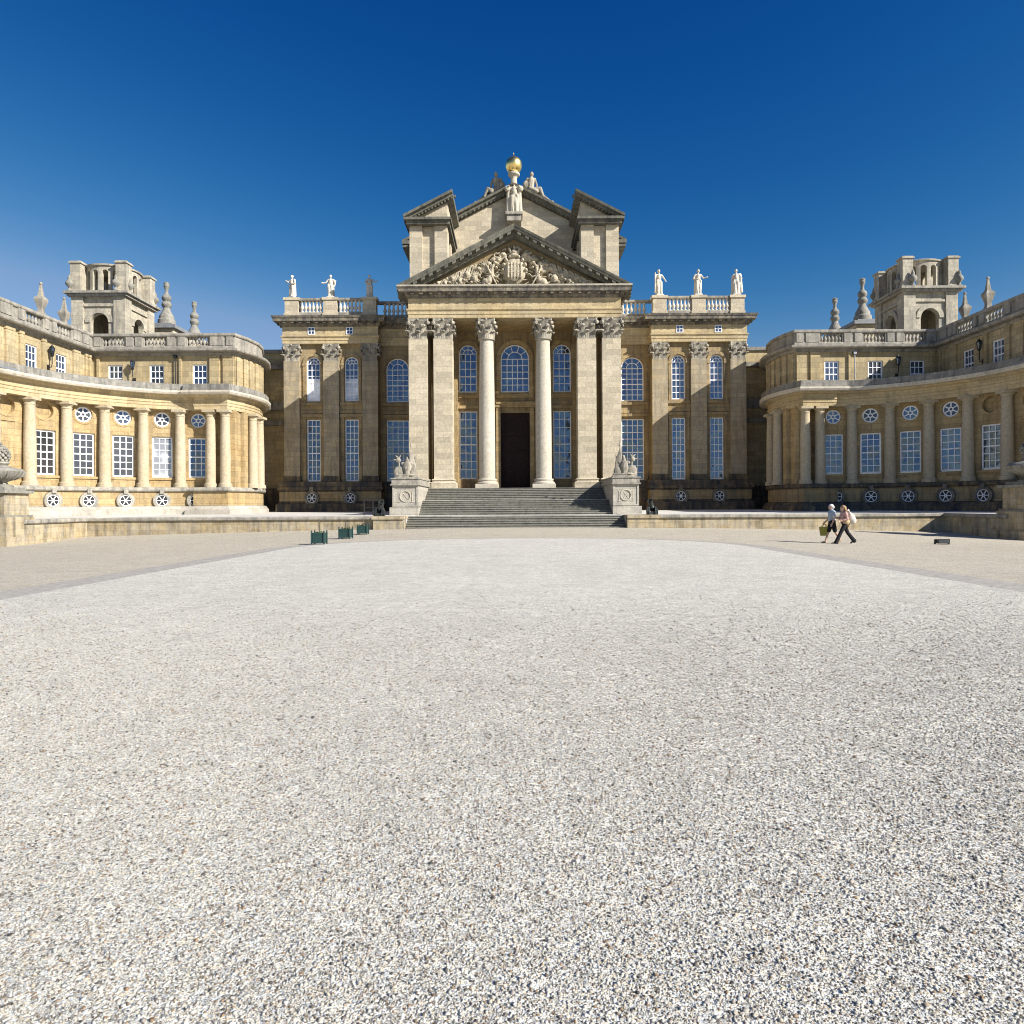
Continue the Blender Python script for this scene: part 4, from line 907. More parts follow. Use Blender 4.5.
for s in (-1,1):
    X = lambda a, c: (min(s*a,s*c), max(s*a,s*c))
    T = thing('corner_tower', 'pale stone belvedere tower with arcaded drum above the sunlit wing' if s<0 else 'grey stone belvedere tower with arcaded drum above the shaded wing', 'tower', (s*43.5,75.0,10), 'corner towers')
    x0, x1, y0, y1 = 40.9, 46.1, 72.3, 77.7; cx, cy = 43.5, 75.0
    b = MB()
    b.wall(lambda u,z,t: (s*u,y0+t,z), x0, x1, 10, 23.6, [('arch',cx,.95,17.5,21.9)], .5)
    b.wall(lambda u,z,t: (s*u,y1-t,z), x0, x1, 10, 23.6, [], .5)
    b.wall(lambda u,z,t: (s*(x0+t),u,z), y0+.5, y1-.5, 10, 23.6, [('arch',cy,.95,17.5,21.9)], .5)
    b.wall(lambda u,z,t: (s*(x1-t),u,z), y0+.5, y1-.5, 10, 23.6, [], .5)
    b.box(*X(x0+.5,x1-.5),y0+.5,y1-.5,16.8,17.3)
    b.obj('base', M['tower'], T)
    b = MB()
    for px,sx in ((x0,1),(x1,-1)):
        for py,sy in ((y0,1),(y1,-1)):
            xa,xb = sorted((px-sx*.22,px+sx*1.0)); ya,yb = sorted((py-sy*.22,py+sy*1.0)); b.box(*X(xa,xb),ya,yb,10,23.6)
            b.box(*X(xa-.12,xb+.12),ya-.12,yb+.12,17.5,18.2)
    for q in (y0-.12,): 
        ring(b,s*cx,20.95,.98,1.45,q,y0+.03,0,pi,16); b.box(*X(x0+1.05,x1-1.05),y0-.16,y0+.02,22.6,22.85)
    for fx_,r_ in ((x0,-1),):
        q = MB(); ring(q,0,20.95,.98,1.45,-.12,.03,0,pi,16); q.box(-1.6,1.6,-.16,.02,22.6,22.85); q.xf(Matrix.Translation((s*x0,cy,0))@Matrix.Rotation(-s*pi/2,4,'Z')); b.add(q.v,q.f)
    b.obj('corner_piers', M['tower'], T)
    b = MB(); pth = [(x0-.25,y0-.25),(x1+.25,y0-.25),(x1+.25,y1+.25),(x0-.25,y1+.25)]
    pth = [(x,y) for x,y in pth]; b.box(*X(x0-.75,x1+.75),y0-.75,y1+.75,23.85,24.1); b.box(*X(x0-.5,x1+.5),y0-.5,y1+.5,23.6,23.845); b.obj('cornice', M['grey'], T)
    b = MB(); RD = 2.62
    mp = lambda u,z,t: (s*cx+(RD-t)*math.cos(u/RD), cy+(RD-t)*math.sin(u/RD), z)
    n = 16; L = 2*pi*RD; b.wall(mp, 0, L, 24.1, 26.95, [('arch',L*(k+.5)/n,.31,24.3,26.55) for k in range(n)], .4, du=.3)
    b.lathe([(RD+.16,0),(RD+.2,.14),(RD+.05,.22),(RD-.6,.22)], (s*cx,cy,26.953), 40); b.lathe([(RD+.1,0),(RD+.1,.2),(RD-.5,.2)], (s*cx,cy,24.09), 40)
    b.obj('drum', M['tower'], T, smooth=30)
    for sx in (-1,1):
        for sy in (-1,1):
            b = MB(); ax, ay = s*cx+sx*2.38, cy+sy*2.38; b.box(ax-.54,ax+.54,ay-.54,ay+.54,24.105,27.1); b.box(ax-.64,ax+.64,ay-.64,ay+.64,24.102,24.4)
            b.box(ax-.66,ax+.66,ay-.66,ay+.66,27.103,27.26); b.box(ax-.56,ax+.56,ay-.56,ay+.56,27.263,27.36); b.obj('pier', M['tower'], T)
    ur = cache('urn', lambda: (lambda q: (pine_urn(q,(0,0,0)), q.mesh('urn', M['urn'], 40))[1])(MB()))
    for ax,ay in ((x0-.35,y0+.55),(x1+.3,y0-.35),(x0-.3,y1+.3),(x0+.6,y0-.45)): inst('urn', ur, T, (s*ax,ay,24.1), 0, (.68,.68,.85))
    # turret behind, with two stacked-orb finials
    U = thing('roof_turret', 'low lead roofed turret carrying stone finials beside the sunlit tower' if s<0 else 'low lead roofed turret carrying stone finials beside the shaded tower', 'turret', (s*44.5,88,10), 'roof turrets')
    b = MB(); b.box(*X(41.0,47),82.8,94,10,23.0); b.obj('wall', M['pale'], U)
    b = MB(); b.box(*X(40.6,47.4),82.4,94.4,23.0,23.4); b.box(*X(41.3,47),83,94,23.403,23.7); b.obj('roof', M['lead'], U)
    for (ax,ay,l) in ((42.35,84.0,'nearer and larger-looking'),(42.7,92.0,'farther and smaller-looking')):
        b = MB(); balls_finial(b,(0,0,0)); o = b.obj('stacked_orb_finial', M['urn'], None, smooth=40); o.location = (s*ax,ay,23.7); o.scale = (.84,.84,1.03)
        tag(o, '%s stacked-orb stone finial beside the %s tower' % (l, 'sunlit' if s<0 else 'shaded'), 'finial', 'stacked-orb roof finials')
    for (ax,ay,l) in ((39.8,58.0,'taller-looking flared stone spire standing clear on the parapet of the %s wing'),(40.6,62.2,'shorter-looking flared stone spire close beside the tower of the %s wing')):
        b = MB(); obelisk(b,(0,0,0)); o = b.obj('spire_finial', M['cap'], None, smooth=30); o.location = (s*ax,ay,15.3); o.scale = (.85,.85,.93)
        tag(o, l % ('sunlit' if s<0 else 'shaded'), 'finial', 'flared spire finials')

# ------------------------------------------------------------------ gate piers at the court's edge
for s in (-1,1):
    X = lambda a, c: (min(s*a,s*c), max(s*a,s*c))
    t = thing('gate_pier', 'sunlit stone gate pier at the picture edge below the weathered urn' if s<0 else 'shadowed stone gate pier at the picture edge, end of the dark wall', 'pier', (s*30.58,40.6,-1), 'stone gate piers')
    b = MB(); b.box(*X(29.18,31.83),39.5,41.9,-1.4,1.05); b.box(*X(29.03,31.98),39.35,42.05,-1.4,-.1); b.obj('base', M['lowwall'], t)
    b = MB(); b.box(*X(29.43,31.63),39.7,41.7,1.16,2.45)
    for k in (29.98,31.08): b.lathe([(.28,0),(.34,.1),(.28,.2)],(s*k,39.7,1.7),12)
    b.obj('shaft', M['lowwall'], t)
    b = MB(); b.box(*X(29.28,31.78),39.55,41.85,1.053,1.157); b.box(*X(29.23,31.83),39.5,41.9,2.453,2.62); b.box(*X(29.53,31.53),39.8,41.6,2.623,2.8); b.obj('cap', M['urn'], t)
    b = MB(); b.lathe([(.6,0),(.62,.1),(.34,.2),(.30,.32),(.62,.46),(1.08,.72),(1.18,.95),(1.05,1.1),(.62,1.18),(.30,1.3),(.42,1.42),(.40,1.5),(.24,1.55)],(0,0,0),28)
    for k in range(20): a = 2*pi*k/20; b.tube([(.62*math.cos(a),.62*math.sin(a),.46),(1.1*math.cos(a),1.1*math.sin(a),.74),(1.17*math.cos(a),1.17*math.sin(a),.95)],[.05,.09,.06],6)
    for j in range(7):
        z = 1.58+.14*j; r = .40*math.sin(pi*(.22+.74*(j/6.5)))**.8+.03
        for k in range(9): a = 2*pi*(k+.5*(j%2))/9; b.ball((r*math.cos(a),r*math.sin(a),z),.11*(1-.06*j),7,5)
    b.ball((0,0,2.0),(.33,.33,.52)); b.ball((0,0,2.58),.09)
    o = b.obj('pine_cone_urn', M['urn'], None, smooth=50); o.location = (s*30.35,40.7,2.8)
    tag(o, 'weathered stone urn with pine cone top on the sunlit gate pier' if s<0 else 'weathered stone urn with pine cone top on the shadowed gate pier', 'urn', 'pine cone urns')
# ------------------------------------------------------------------ sculpture
def figure(b, seed, armL, armR, H=2.35, turn=0.):
    """draped standing figure, front to -y; arms are elbow and hand points"""
    r = random.Random(seed); k = H/2.35; P = lambda *p: tuple(q*k for q in p)
    b.box(*(q*k for q in (-.36,.36,-.30,.30,0,.14)))
    w = r.choice((-1,1))
    b.cap(P(-.13*w,-.06,.2),P(-.10*w,-.04,1.15),.15*k,.2*k); b.cap(P(.16*w,-.14,.2),P(.14*w,-.12,.72),.11*k,.13*k); b.cap(P(.14*w,-.12,.72),P(.09*w,0,1.2),.14*k,.18*k)
    for i in range(9):
        a = 2*pi*i/9+r.random()*.4; q = .22+.09*r.random()
        b.cap(P(q*math.cos(a),q*.75*math.sin(a),.14),P(.16*math.cos(a+.25*w),.13*math.sin(a+.25*w),1.2+.15*r.random()),.06*k,.045*k,6)
    b.cap(P(0,0,1.18),P(.02*w,-.01,1.5),.19*k,.18*k); b.cap(P(.02*w,-.02,1.5),P(.02*w,0,1.74),.21*k,.19*k)
    b.cap(P(-.24,0,1.80),P(.24,0,1.80),.10*k,.10*k); b.cap(P(0,0,1.82),P(.02*w,-.02,2.0),.075*k,.07*k)
    b.ball(P(.03*w,-.03,2.14),tuple(q*k for q in (.115,.135,.155))); b.ball(P(.03*w,.03,2.18),tuple(q*k for q in (.13,.13,.13))); b.ball(P(.03*w,-.165,2.12),.025*k)
    for sg,(e,h) in ((-1,armL),(1,armR)):
        b.cap(P(sg*.27,0,1.79),P(*e),.085*k,.07*k); b.cap(P(*e),P(*h),.068*k,.05*k); b.ball(P(*h),.065*k)
    b.cap(P(-.22*w,.10,1.82),P(.22*w,-.12,1.25),.085*k,.11*k); b.cap(P(.22*w,-.12,1.25),P(.27*w,-.05,.6),.10*k,.06*k)
    b.cap(P(-.2,.14,1.75),P(-.22,.16,.3),.10*k,.12*k); b.cap(P(.16,.14,1.75),P(.2,.16,.3),.10*k,.12*k)
def statue(loc, label, seed, aL, aR, rz=0., extra=None):
    b = MB(); figure(b, seed, aL, aR)
    if extra: extra(b)
    me = sculpt_mesh(b, 'statue', M['statue'], .026, 1)
    o = inst('statue', me, None, loc, rz, (1.02,1.02,1.0) if loc[0]<0 else (1.1,1.1,1.15)); return tag(o, label, 'statue', 'statues on the roof balustrades')
zs = 21.92
down = lambda sg: ((sg*.40,.02,1.45),(sg*.36,-.08,1.12)); bent = lambda sg: ((sg*.42,-.05,1.42),(sg*.12,-.26,1.40))
out = lambda sg: ((sg*.48,-.05,1.50),(sg*.74,-.18,1.44)); up = lambda sg: ((sg*.44,-.1,1.55),(sg*.5,-.2,1.85))
statue((-21.75,67.6,zs),'white statue, hand raised before its chest, nearest the sunlit wing',1,((-.42,-.2,1.55),(-.50,-.34,1.72)),bent(1),-.5,lambda b: b.cap((-.5,-.34,1.72),(-.32,-.30,1.60),.07,.06))
statue((-17.98,67.6,zs),'sunlit white statue stretching one arm sideways, above the middle pilaster left of the portico',2,out(-1),down(1),0,lambda b: (b.ball((-.80,-.2,1.46),(.11,.07,.07)), b.cap((.42,0,1.4),(.46,0,1.75),.05,.05)))
statue((-14.17,67.6,zs),'shadowed statue lifting one arm, beside the pediment corner in its shade',3,bent(-1),((.46,-.02,1.58),(.70,-.1,1.70)),.3)
statue((14.17,67.6,zs),'slim white statue with bent elbow, next to the sunlit side of the pediment',4,((-.36,0,1.55),(-.40,-.1,1.95)),((.50,.0,1.52),(.62,-.06,1.30)),.2,lambda b: b.cap((-.42,-.06,.3),(-.40,-.1,1.95),.05,.05))
statue((17.98,67.6,zs),'white statue pointing one hand outward, middle of the three beside the shaded wing',5,bent(-1),((.45,-.1,1.50),(.78,-.25,1.55)),0)
statue((21.75,67.6,zs),'broad cloaked white statue at the balustrade corner beside the shaded wing',6,down(-1),((.44,.02,1.5),(.34,-.16,1.2)),-.2,lambda b: (b.cap((.3,.12,1.8),(.42,.1,.4),.16,.16), b.cap((-.3,.12,1.7),(-.34,.14,.25),.13,.12)))
# goddess with the gilded ball over the upper gable
b = MB(); figure(b, 11, ((-.52,-.05,1.62),(-.34,-.22,1.84)), ((.52,-.05,1.62),(.34,-.22,1.84)), 3.55)
for s in (-1,1): b.ball((s*.66,-.12,2.62),(.30,.2,.30)); b.cap((s*.55,.1,2.4),(s*.62,.12,.2),.2,.26)
b.box(-.62,.62,-.5,.5,0,.22); b.lathe([(.34,0),(.30,.5),(.34,.7),(.58,.86),(.62,1.05),(.5,1.1),(.42,1.2)],(0,0,3.1),16)
o = inst('statue', sculpt_mesh(b,'statue',M['pale_round'],.04,1), None, (0,69.15,30.6)); tag(o,'tall robed statue bearing the gold ball over the upper gable','statue')
b = MB(); b.ball((0,0,0),.83,32,20); b.lathe([(.12,.8),(.14,.86),(.05,.95),(.03,1.2)],(0,0,0),10)
o = b.obj('gold_ball', M['gold'], None, smooth=60); o.location = (0,69.15,35.62); tag(o,'gilded ball gleaming on top of the tall gable statue','ball')
# seated captives on the slopes of the gable
for s in (-1,1):
    b = MB(); z = 0
    b.cap((0,0,.35),(s*-.02,0,.95),.34,.36); b.cap((0,0,.95),(s*.08,-.05,1.45),.36,.30); b.cap((-.36*1,0,1.5),(.40,0,1.5),.16,.16); b.ball((s*.10,-.08,1.98),(.20,.23,.26)); b.cap((0,0,1.5),(s*.1,-.05,1.85),.13,.12)
    b.cap((s*.1,-.15,.35),(s*.95,-.3,.42),.25,.2); b.cap((s*.95,-.3,.42),(s*1.25,-.3,-.35),.19,.13); b.cap((s*.2,.2,.3),(s*1.0,.1,.05),.24,.19); b.cap((s*1.0,.1,.05),(s*2.0,.05,-.75),.19,.12); b.ball((s*2.15,.02,-.78),(.22,.14,.12))
    b.cap((s*.40,0,1.5),(s*.62,.1,.95),.13,.11); b.cap((s*.62,.1,.95),(s*.55,-.1,.5),.11,.09); b.cap((s*-.36,0,1.5),(s*-.62,.05,1.0),.13,.11); b.cap((s*-.62,.05,1.0),(s*-.4,.1,.55),.11,.09)
    b.cap((s*-.1,.25,1.3),(s*-.5,.3,-.0),.28,.3); b.cap((s*-.1,-.2,.5),(s*.6,-.42,.1),.22,.2); b.ball((s*-.48,-.1,.9),(.34,.18,.42)); b.cap((s*-.5,0,.1),(s*1.9,0,-1.15),.25,.2)
    o = inst('statue', sculpt_mesh(b,'statue',M['cap'],.04,1), None, (s*1.72,70.2,28.2+.51*(11.25-1.72)+.12))
    tag(o,'seated captive statue facing %s the gold ball, on the %s gable slope' % (('away from','sunlit') if s<0 else ('away from','shaded')),'statue')
# trophies of arms on the stair pedestals
for s in (-1,1):
    b = MB()
    b.box(-.9,.9,-.45,.45,0,.12)
    b.cap((0,0,.3),(0,0,.75),.30,.34); b.cap((0,-.02,.75),(0,0,1.05),.36,.30); b.cap((-.36,0,1.12),(.36,0,1.12),.14,.14); b.ball((0,0,1.35),(.15,.17,.2)); b.cap((0,.05,1.45),(0,.2,1.6),.08,.12)
    q = s   # outer side carries the plumed helmet, inner side the standards
    b.cap((q*.5,0,.2),(q*.62,0,1.25),.09,.07); b.ball((q*.66,0,1.38),(.2,.17,.2)); b.cap((q*.6,0,1.5),(q*.85,0,1.72),.09,.05); b.cap((q*.66,0,1.5),(q*.5,0,1.74),.08,.05); b.cap((q*.66,0,1.4),(q*.95,-.03,1.42),.08,.05)
    b.ball((q*.62,-.16,.5),(.36,.1,.42)); b.ball((-q*.52,-.16,.45),(.3,.1,.36)); b.ball((q*.75,.0,.3),(.24,.3,.24))
    b.cap((-q*.25,.05,.1),(-q*.30,.08,2.45),.045,.03); b.lathe([(.09,0),(.02,.42)],(-q*.30,.08,2.4),8)
    b.cap((-q*.1,.1,.1),(-q*.62,.12,1.75),.04,.03); b.cap((-q*.6,0,.1),(-q*.66,.02,1.65),.035,.03); b.cap((q*.1,.15,.1),(q*.2,.2,1.5),.05,.04)
    for i in range(5): b.cap((-q*(.27+.05*i),.08,2.2-.15*i),(-q*(.18+.12*i),-.05,.9-.08*i),.06,.09,6)
    for i in range(4): b.cap((-.5+.3*i,-.2,.12),(-.3+.25*i,-.12,.62),.08,.06)
    b.cap((-.8,-.25,.2),(.1,-.38,.22),.11,.09); b.cap((.85,-.2,.18),(.2,-.36,.28),.10,.08)
    o = inst('trophy_sculpture', sculpt_mesh(b,'trophy_sculpture',M['cap'],.018,1), None, (s*8.28,52.7,3.66))
    tag(o,'carved stone trophy of armour and standards on the %s' % ('pedestal with the sunlit cheek' if s<0 else 'pedestal that shades the steps'),'sculpture','trophies of arms')
# small bronze mortars at the foot of the steps
for s in (-1,1):
    t = thing('mortar_cannon','small dark bronze mortar on the wall end beside the %s pedestal' % ('sunlit' if s<0 else 'shade-casting'),'cannon',(s*9.35,47.5,.88),'small bronze mortars')
    b = MB(); b.xf(Matrix())
    b.lathe([(.0,-.35),(.16,-.33),(.19,-.2),(.17,-.05),(.20,.0),(.16,.05),(.15,.4),(.2,.46),(.21,.52),(.13,.53),(.12,.3)],(0,0,0),16); b.xf(Matrix.Translation((s*9.35,47.45,1.42))@Matrix.Rotation(R(28),4,'X')@Matrix.Rotation(R(-18*s),4,'Y')); b.obj('barrel', M['bronze'], t, smooth=40)
    b = MB()
    for q in (-1,1): b.hexa([(s*9.35+q*.22-.05,47.0,.88),(s*9.35+q*.22+.05,47.0,.88),(s*9.35+q*.22+.05,48.0,.88),(s*9.35+q*.22-.05,48.0,.88),(s*9.35+q*.22-.05,47.2,1.42),(s*9.35+q*.22+.05,47.2,1.42),(s*9.35+q*.22+.05,47.7,1.42),(s*9.35+q*.22-.05,47.7,1.42)])
    b.box(s*9.35-.17,s*9.35+.17,47.15,47.85,.9,1.05); b.obj('carriage', M['bronze'], t)
    for q in (-1,1):
        b = MB(); ring(b,0,0,.17,.23,-.04,.04,n=18); ring(b,0,0,.0,.06,-.05,.05,n=10)
        for k in range(6): spoke(b,0,0,.05,.18,2*pi*k/6,.02,-.03,.03)
        b.xf(Matrix.Translation((s*9.35+q*.33,47.3,1.11))@Matrix.Rotation(pi/2,4,'Z')); b.obj('wheel', M['bronze'], t)
t = thing('metal_railing','grey metal railing at the shaded wall beside the sunlit pedestal','railing',(-10.6,50.5,.86))
b = MB()
for x in (-11.1,-10.45,-9.7): b.tube([(x,50.5,.86),(x,50.5,2.05)],.035,8)
b.obj('posts', M['iron'], t); b = MB(); b.tube([(-11.1,50.5,2.05),(-9.7,50.5,2.05)],.035,8); b.tube([(-11.1,50.5,1.45),(-9.7,50.5,1.45)],.025,8); b.obj('rails', M['iron'], t)

# ------------------------------------------------------------------ planter boxes
L3 = ('nearest green planter box with a bare stem, standing on the sett strip','middle green planter box with a short stem, between the two others','farthest green planter box with a short stem, next to the wall pier')
for (x,y,rz,h),lb in zip(((-8.72,30.6,.04,.62),(-8.70,35.3,-.05,.42),(-8.82,39.8,.03,.42)),L3):
    t = thing('planter_box', lb, 'planter', (x,y,zg(x,y)+.012), 'green planter boxes', rz); w = .27
    b = MB()
    for i in range(4):
        a = i*pi/2; q = MB(); q.box(-w+.04,w-.04,-w+.012,-w+.035,.06,.5); q.box(-w+.055,w-.055,-w,-w+.012,.05,.11); q.box(-w+.055,w-.055,-w,-w+.012,.44,.5)
        q.xf(Matrix.Rotation(a,4,'Z')); b.add(q.v,q.f)
    o = sub('box', b.mesh('box', M['green']), t)
    for cx in (-1,1):
        for cy in (-1,1):
            q = MB(); q.box(cx*w-.03,cx*w+.03,cy*w-.03,cy*w+.03,0,.53); q.ball((cx*w,cy*w,.57),.038,10,6); sub('corner_post', q.mesh('corner_post', M['green'],40), t)
    q = MB(); q.box(-w+.03,w-.03,-w+.03,w-.03,.40,.46); sub('soil', q.mesh('soil', M['soil']), t)
    q = MB(); q.tube([(0,0,.42),(.01,0,.7),(0,.01,.5+h)],[.03,.028,.022],8)
    if h > .5: q.tube([(0,0,.9),(.05,.02,1.02)],[.012,.008],6)
    sub('stem', q.mesh('stem', M['bark'],60), t)
    q = MB(); rr = random.Random(int(y))
    for i in range(26):
        a = rr.random()*6.28; d = .06+.13*rr.random(); z = .46; c = Vector((d*math.cos(a),d*math.sin(a),z)); l = Vector((rr.uniform(-.05,.05),rr.uniform(-.05,.05),.07+.08*rr.random())); k = Vector((-math.sin(a),math.cos(a),0))*.014
        q.add([c-k,c+k,c+l*.6+k*1.4,c+l,c+l*.6-k*1.4],[(0,1,2,3,4)])
    sub('leaves', q.mesh('leaves', M['leaf']), t)
# small floodlight on the ground
x,y = 19.75,32.0; t = thing('ground_floodlight','small dark floodlight lying low on the gravel beyond the walking couple','floodlight',(x,y,zg(x,y)))
b = MB(); b.box(-.26,.26,-.12,.14,.06,.24); b.box(-.29,.29,-.15,-.115,.05,.26)
for q in (-1,1): b.box(q*.31-.015,q*.31+.015,-.06,.06,0,.2)
b.box(-.31,.31,-.06,.06,0,.02); 
for k in range(7): b.box(-.24+.075*k,-.22+.075*k,.14,.2,.08,.22)
sub('housing', b.mesh('housing', M['iron']), t); sub('lens', MB().box(-.24,.24,-.165,-.152,.08,.23).mesh('lens', M['glass_dim']), t)

# ------------------------------------------------------------------ the walking couple
def hand(b, wr, d, side_, curl=.5):
    """palm, four fingers of different lengths, thumb"""
    d = Vector(d).normalized(); u = Vector((0,side_,0)); u = (u-d*u.dot(d)).normalized(); f = d.cross(u)
    if f.dot(Vector((1,0,0))) < 0: f = -f
    wr = Vector(wr); pc = wr+d*.05
    for k in (-1,0,1): b.cap(wr+f*.018*k+d*.01, pc+f*.024*k+d*.03, .015,.014,8)
    for k,l in ((-1.5,.058),(-.5,.074),(.5,.080),(1.5,.070)):
        p0 = pc+f*.0165*k+d*.035; p1 = p0+d*l*.55-u*.012*curl; p2 = p1+d*l*.45*(1-.4*curl)-u*.03*curl
        b.cap(p0,p1,.0085,.008,7); b.cap(p1,p2,.008,.0065,7)
    t0 = wr+f*.03+d*.015; t1 = t0+f*.022+d*.03-u*.01; b.cap(t0,t1,.012,.010,7); b.cap(t1,t1+d*.03-u*.006,.010,.008,7)
def head(b, c, k=1.0):
    c = Vector(c); q = lambda x,y,z: c+Vector((x,y,z))*k
    b.ball(q(-.012,0,.025),(.098*k,.076*k,.098*k),18,12); b.ball(q(.022,0,-.035),(.066*k,.060*k,.082*k),16,10)
    b.cap(q(.082,0,.012),q(.104,0,-.03),.009*k,.016*k,8); b.ball(q(.07,0,-.095),(.026*k,.028*k,.022*k),10,8)
    for s in (-1,1):
        b.ball(q(.066,s*.033,.008),(.016*k,.017*k,.011*k),10,8); b.cap(q(.078,s*.014,.03),q(.066,s*.05,.03),.010*k,.009*k,8)
        b.ball(q(-.015,s*.078,-.012),(.022*k,.012*k,.033*k),10,8); b.ball(q(.05,s*.045,-.03),(.024*k,.018*k,.02*k),10,8)
    b.cap(q(.076,-.022,-.060),q(.076,.022,-.060),.0085*k,.0085*k,8)
    b.cap(q(-.02,0,-.08),q(-.045,0,-.17),.052*k,.056*k,12)
M['skin'] = plain('skin', (.52,.33,.24), .55, 0, .06, 20.)
M['hair_brown'] = plain('light_brown_hair', (.26,.16,.08), .6, 0, .3, 45.)
M['hair_white'] = plain('white_hair', (.55,.54,.52), .6, 0, .12, 45.)
M['black_cloth'] = plain('black_cloth', (.010,.010,.012), .85, 0, .2, 30.)
M['pink_cloth'] = plain('pink_brown_blouse', (.50,.30,.26), .85, 0, .45, 22.)
M['grey_cloth'] = plain('grey_blue_gilet', (.34,.40,.46), .8, 0, .12, 12.)
M['cream_cloth'] = plain('cream_canvas', (.56,.51,.44), .8, 0, .12, 12.)
M['olive_cloth'] = plain('olive_yellow_bag', (.27,.25,.04), .7, 0, .15, 10.)
M['tan_cloth'] = plain('tan_jacket_cloth', (.48,.36,.20), .8, 0, .2, 14.)
M['leather'] = plain('dark_shoe_leather', (.03,.025,.022), .5, 0, .2, 20.)
def part(t, name, b, mat, vox, smooth=2):
    return sub(name, sculpt_mesh(b, name, M[mat], vox, smooth), t)
wx, wy = 14.58, 30.6
t = thing('person','walking woman in black trousers and pinkish blouse, white bag over her shoulder','person',(wx,wy,zg(wx,wy)),None,pi)
J = dict(hipF=(.0,.085,.90),kneeF=(.22,.085,.49),ankF=(.40,.08,.10),hipB=(-.01,-.085,.90),kneeB=(-.17,-.085,.50),ankB=(-.43,-.08,.17))
b = MB(); head(b,(.09,0,1.575)); b.cap((.04,0,1.40),(.035,0,1.44),.06,.052); b.cap((.03,0,1.16),(.04,0,1.30),.125,.13); b.cap((0,0,.93),(.02,0,1.12),.14,.11); b.cap((.03,-.15,1.36),(.03,.15,1.36),.06,.06)
for k,s in (('F',1),('B',-1)):
    b.cap(J['hip'+k],J['knee'+k],.085,.056); b.cap(J['knee'+k],J['ank'+k],.055,.036)
b.cap((.40,.08,.08),(.56,.08,.045),.036,.026); b.cap((-.43,-.08,.15),(-.32,-.08,.05),.036,.026)
for s,e,h in ((1,(-.02,.23,1.10),(.20,.20,1.04)),(-1,(.10,-.24,1.11),(.30,-.16,1.16))):
    b.cap((.03,s*.185,1.35),e,.048,.038); b.cap(e,h,.037,.026); d = Vector(h)-Vector(e); hand(b,h,d,-s)
part(t,'body',b,'skin',.0075,1)
b = MB()      # trousers, flared
for k in 'FB':
    b.cap(J['hip'+k],J['knee'+k],.108,.080); a = Vector(J['ank'+k]); kn = Vector(J['knee'+k]); b.cap(kn,a,.078,.088); b.cap(a,a+(a-kn).normalized()*.045,.09,.098)
b.cap((0,-.03,.94),(0,.03,.94),.14,.14); b.cap((0,0,.93),(.01,0,1.02),.13,.125); part(t,'trousers',b,'black_cloth',.012)
b = MB(); b.cap((.0,0,1.0),(.02,0,1.14),.148,.135); b.cap((.02,0,1.14),(.035,0,1.30),.145,.145); b.cap((.03,-.15,1.365),(.03,.15,1.365),.078,.078); b.ball((.12,0,1.24),(.07,.13,.09)); b.ball((0,0,.99),(.15,.17,.06))
for s,e,h in ((1,(-.02,.23,1.10),(.14,.205,1.055)),(-1,(.10,-.24,1.11),(.24,-.185,1.145))): b.cap((.03,s*.185,1.35),e,.066,.054); b.cap(e,h,.052,.042)
part(t,'blouse',b,'pink_cloth',.012)
b = MB(); b.ball((.055,0,1.625),(.118,.094,.10),16,12); b.cap((-.0,0,1.60),(-.06,0,1.42),.092,.07); b.cap((.03,.07,1.60),(-.01,.085,1.42),.04,.03); b.cap((.03,-.07,1.60),(-.01,-.085,1.42),.04,.03); part(t,'hair',b,'hair_brown',.011)
b = MB(); b.cap((.40,.08,.055),(.60,.08,.035),.045,.036); b.box(.34,.62,.04,.12,0,.03); b.cap((-.45,-.08,.15),(-.31,-.08,.035),.046,.036); part(t,'shoes',b,'leather',.011)
b = MB()       # jacket tied round the waist
b.cap((-.02,-.1,.99),(-.02,.1,.99),.155,.155); b.cap((-.10,.05,.98),(-.16,.06,.80),.09,.07); b.cap((-.08,-.08,.98),(-.14,-.08,.84),.08,.06); part(t,'waist_jacket',b,'tan_cloth',.014)
b = MB(); b.ball((0,0,0),(.17,.13,.22),16,12); b.ball((.05,0,.14),(.11,.10,.14)); b.ball((-.05,.02,-.08),(.15,.13,.16)); b.cap((.06,.02,.2),(.16,.05,.40),.035,.028); b.cap((.16,.05,.40),(.22,.10,.36),.03,.03)
o = inst('shoulder_bag', sculpt_mesh(b,'shoulder_bag',M['cream_cloth'],.012,2), None, (wx+.26,wy-.10,zg(wx,wy)+1.12), pi); tag(o,'slouchy cream shoulder bag carried at the back of the walking woman','bag')
mx, my = 14.28, 31.15
t = thing('person','white-haired walking man in grey-blue gilet and dark shorts, with olive bag','person',(mx,my,zg(mx,my)),None,pi)
J = dict(hipF=(.0,-.09,.92),kneeF=(.14,-.09,.50),ankF=(.26,-.09,.09),hipB=(0,.09,.92),kneeB=(-.10,.09,.51),ankB=(-.32,.09,.15))
b = MB(); head(b,(.06,0,1.63),1.04); b.cap((.02,0,1.44),(.02,0,1.48),.066,.058); b.cap((.01,0,1.18),(.015,0,1.34),.14,.15); b.cap((0,0,.95),(.01,0,1.14),.145,.135); b.cap((.01,-.18,1.40),(.01,.18,1.40),.066,.066)
for k in 'FB': b.cap(J['hip'+k],J['knee'+k],.088,.058); b.cap(J['knee'+k],J['ank'+k],.058,.037)
b.cap((.26,-.09,.075),(.42,-.09,.04),.038,.028); b.cap((-.32,.09,.13),(-.20,.09,.045),.038,.028)
for s,e,h in ((1,(.02,.26,1.12),(.12,.25,.88)),(-1,(.02,-.26,1.12),(.20,-.24,.95))):
    b.cap((.01,s*.215,1.39),e,.054,.042); b.cap(e,h,.041,.029); hand(b,h,Vector(h)-Vector(e),-s,.9)
part(t,'body',b,'skin',.008,1)
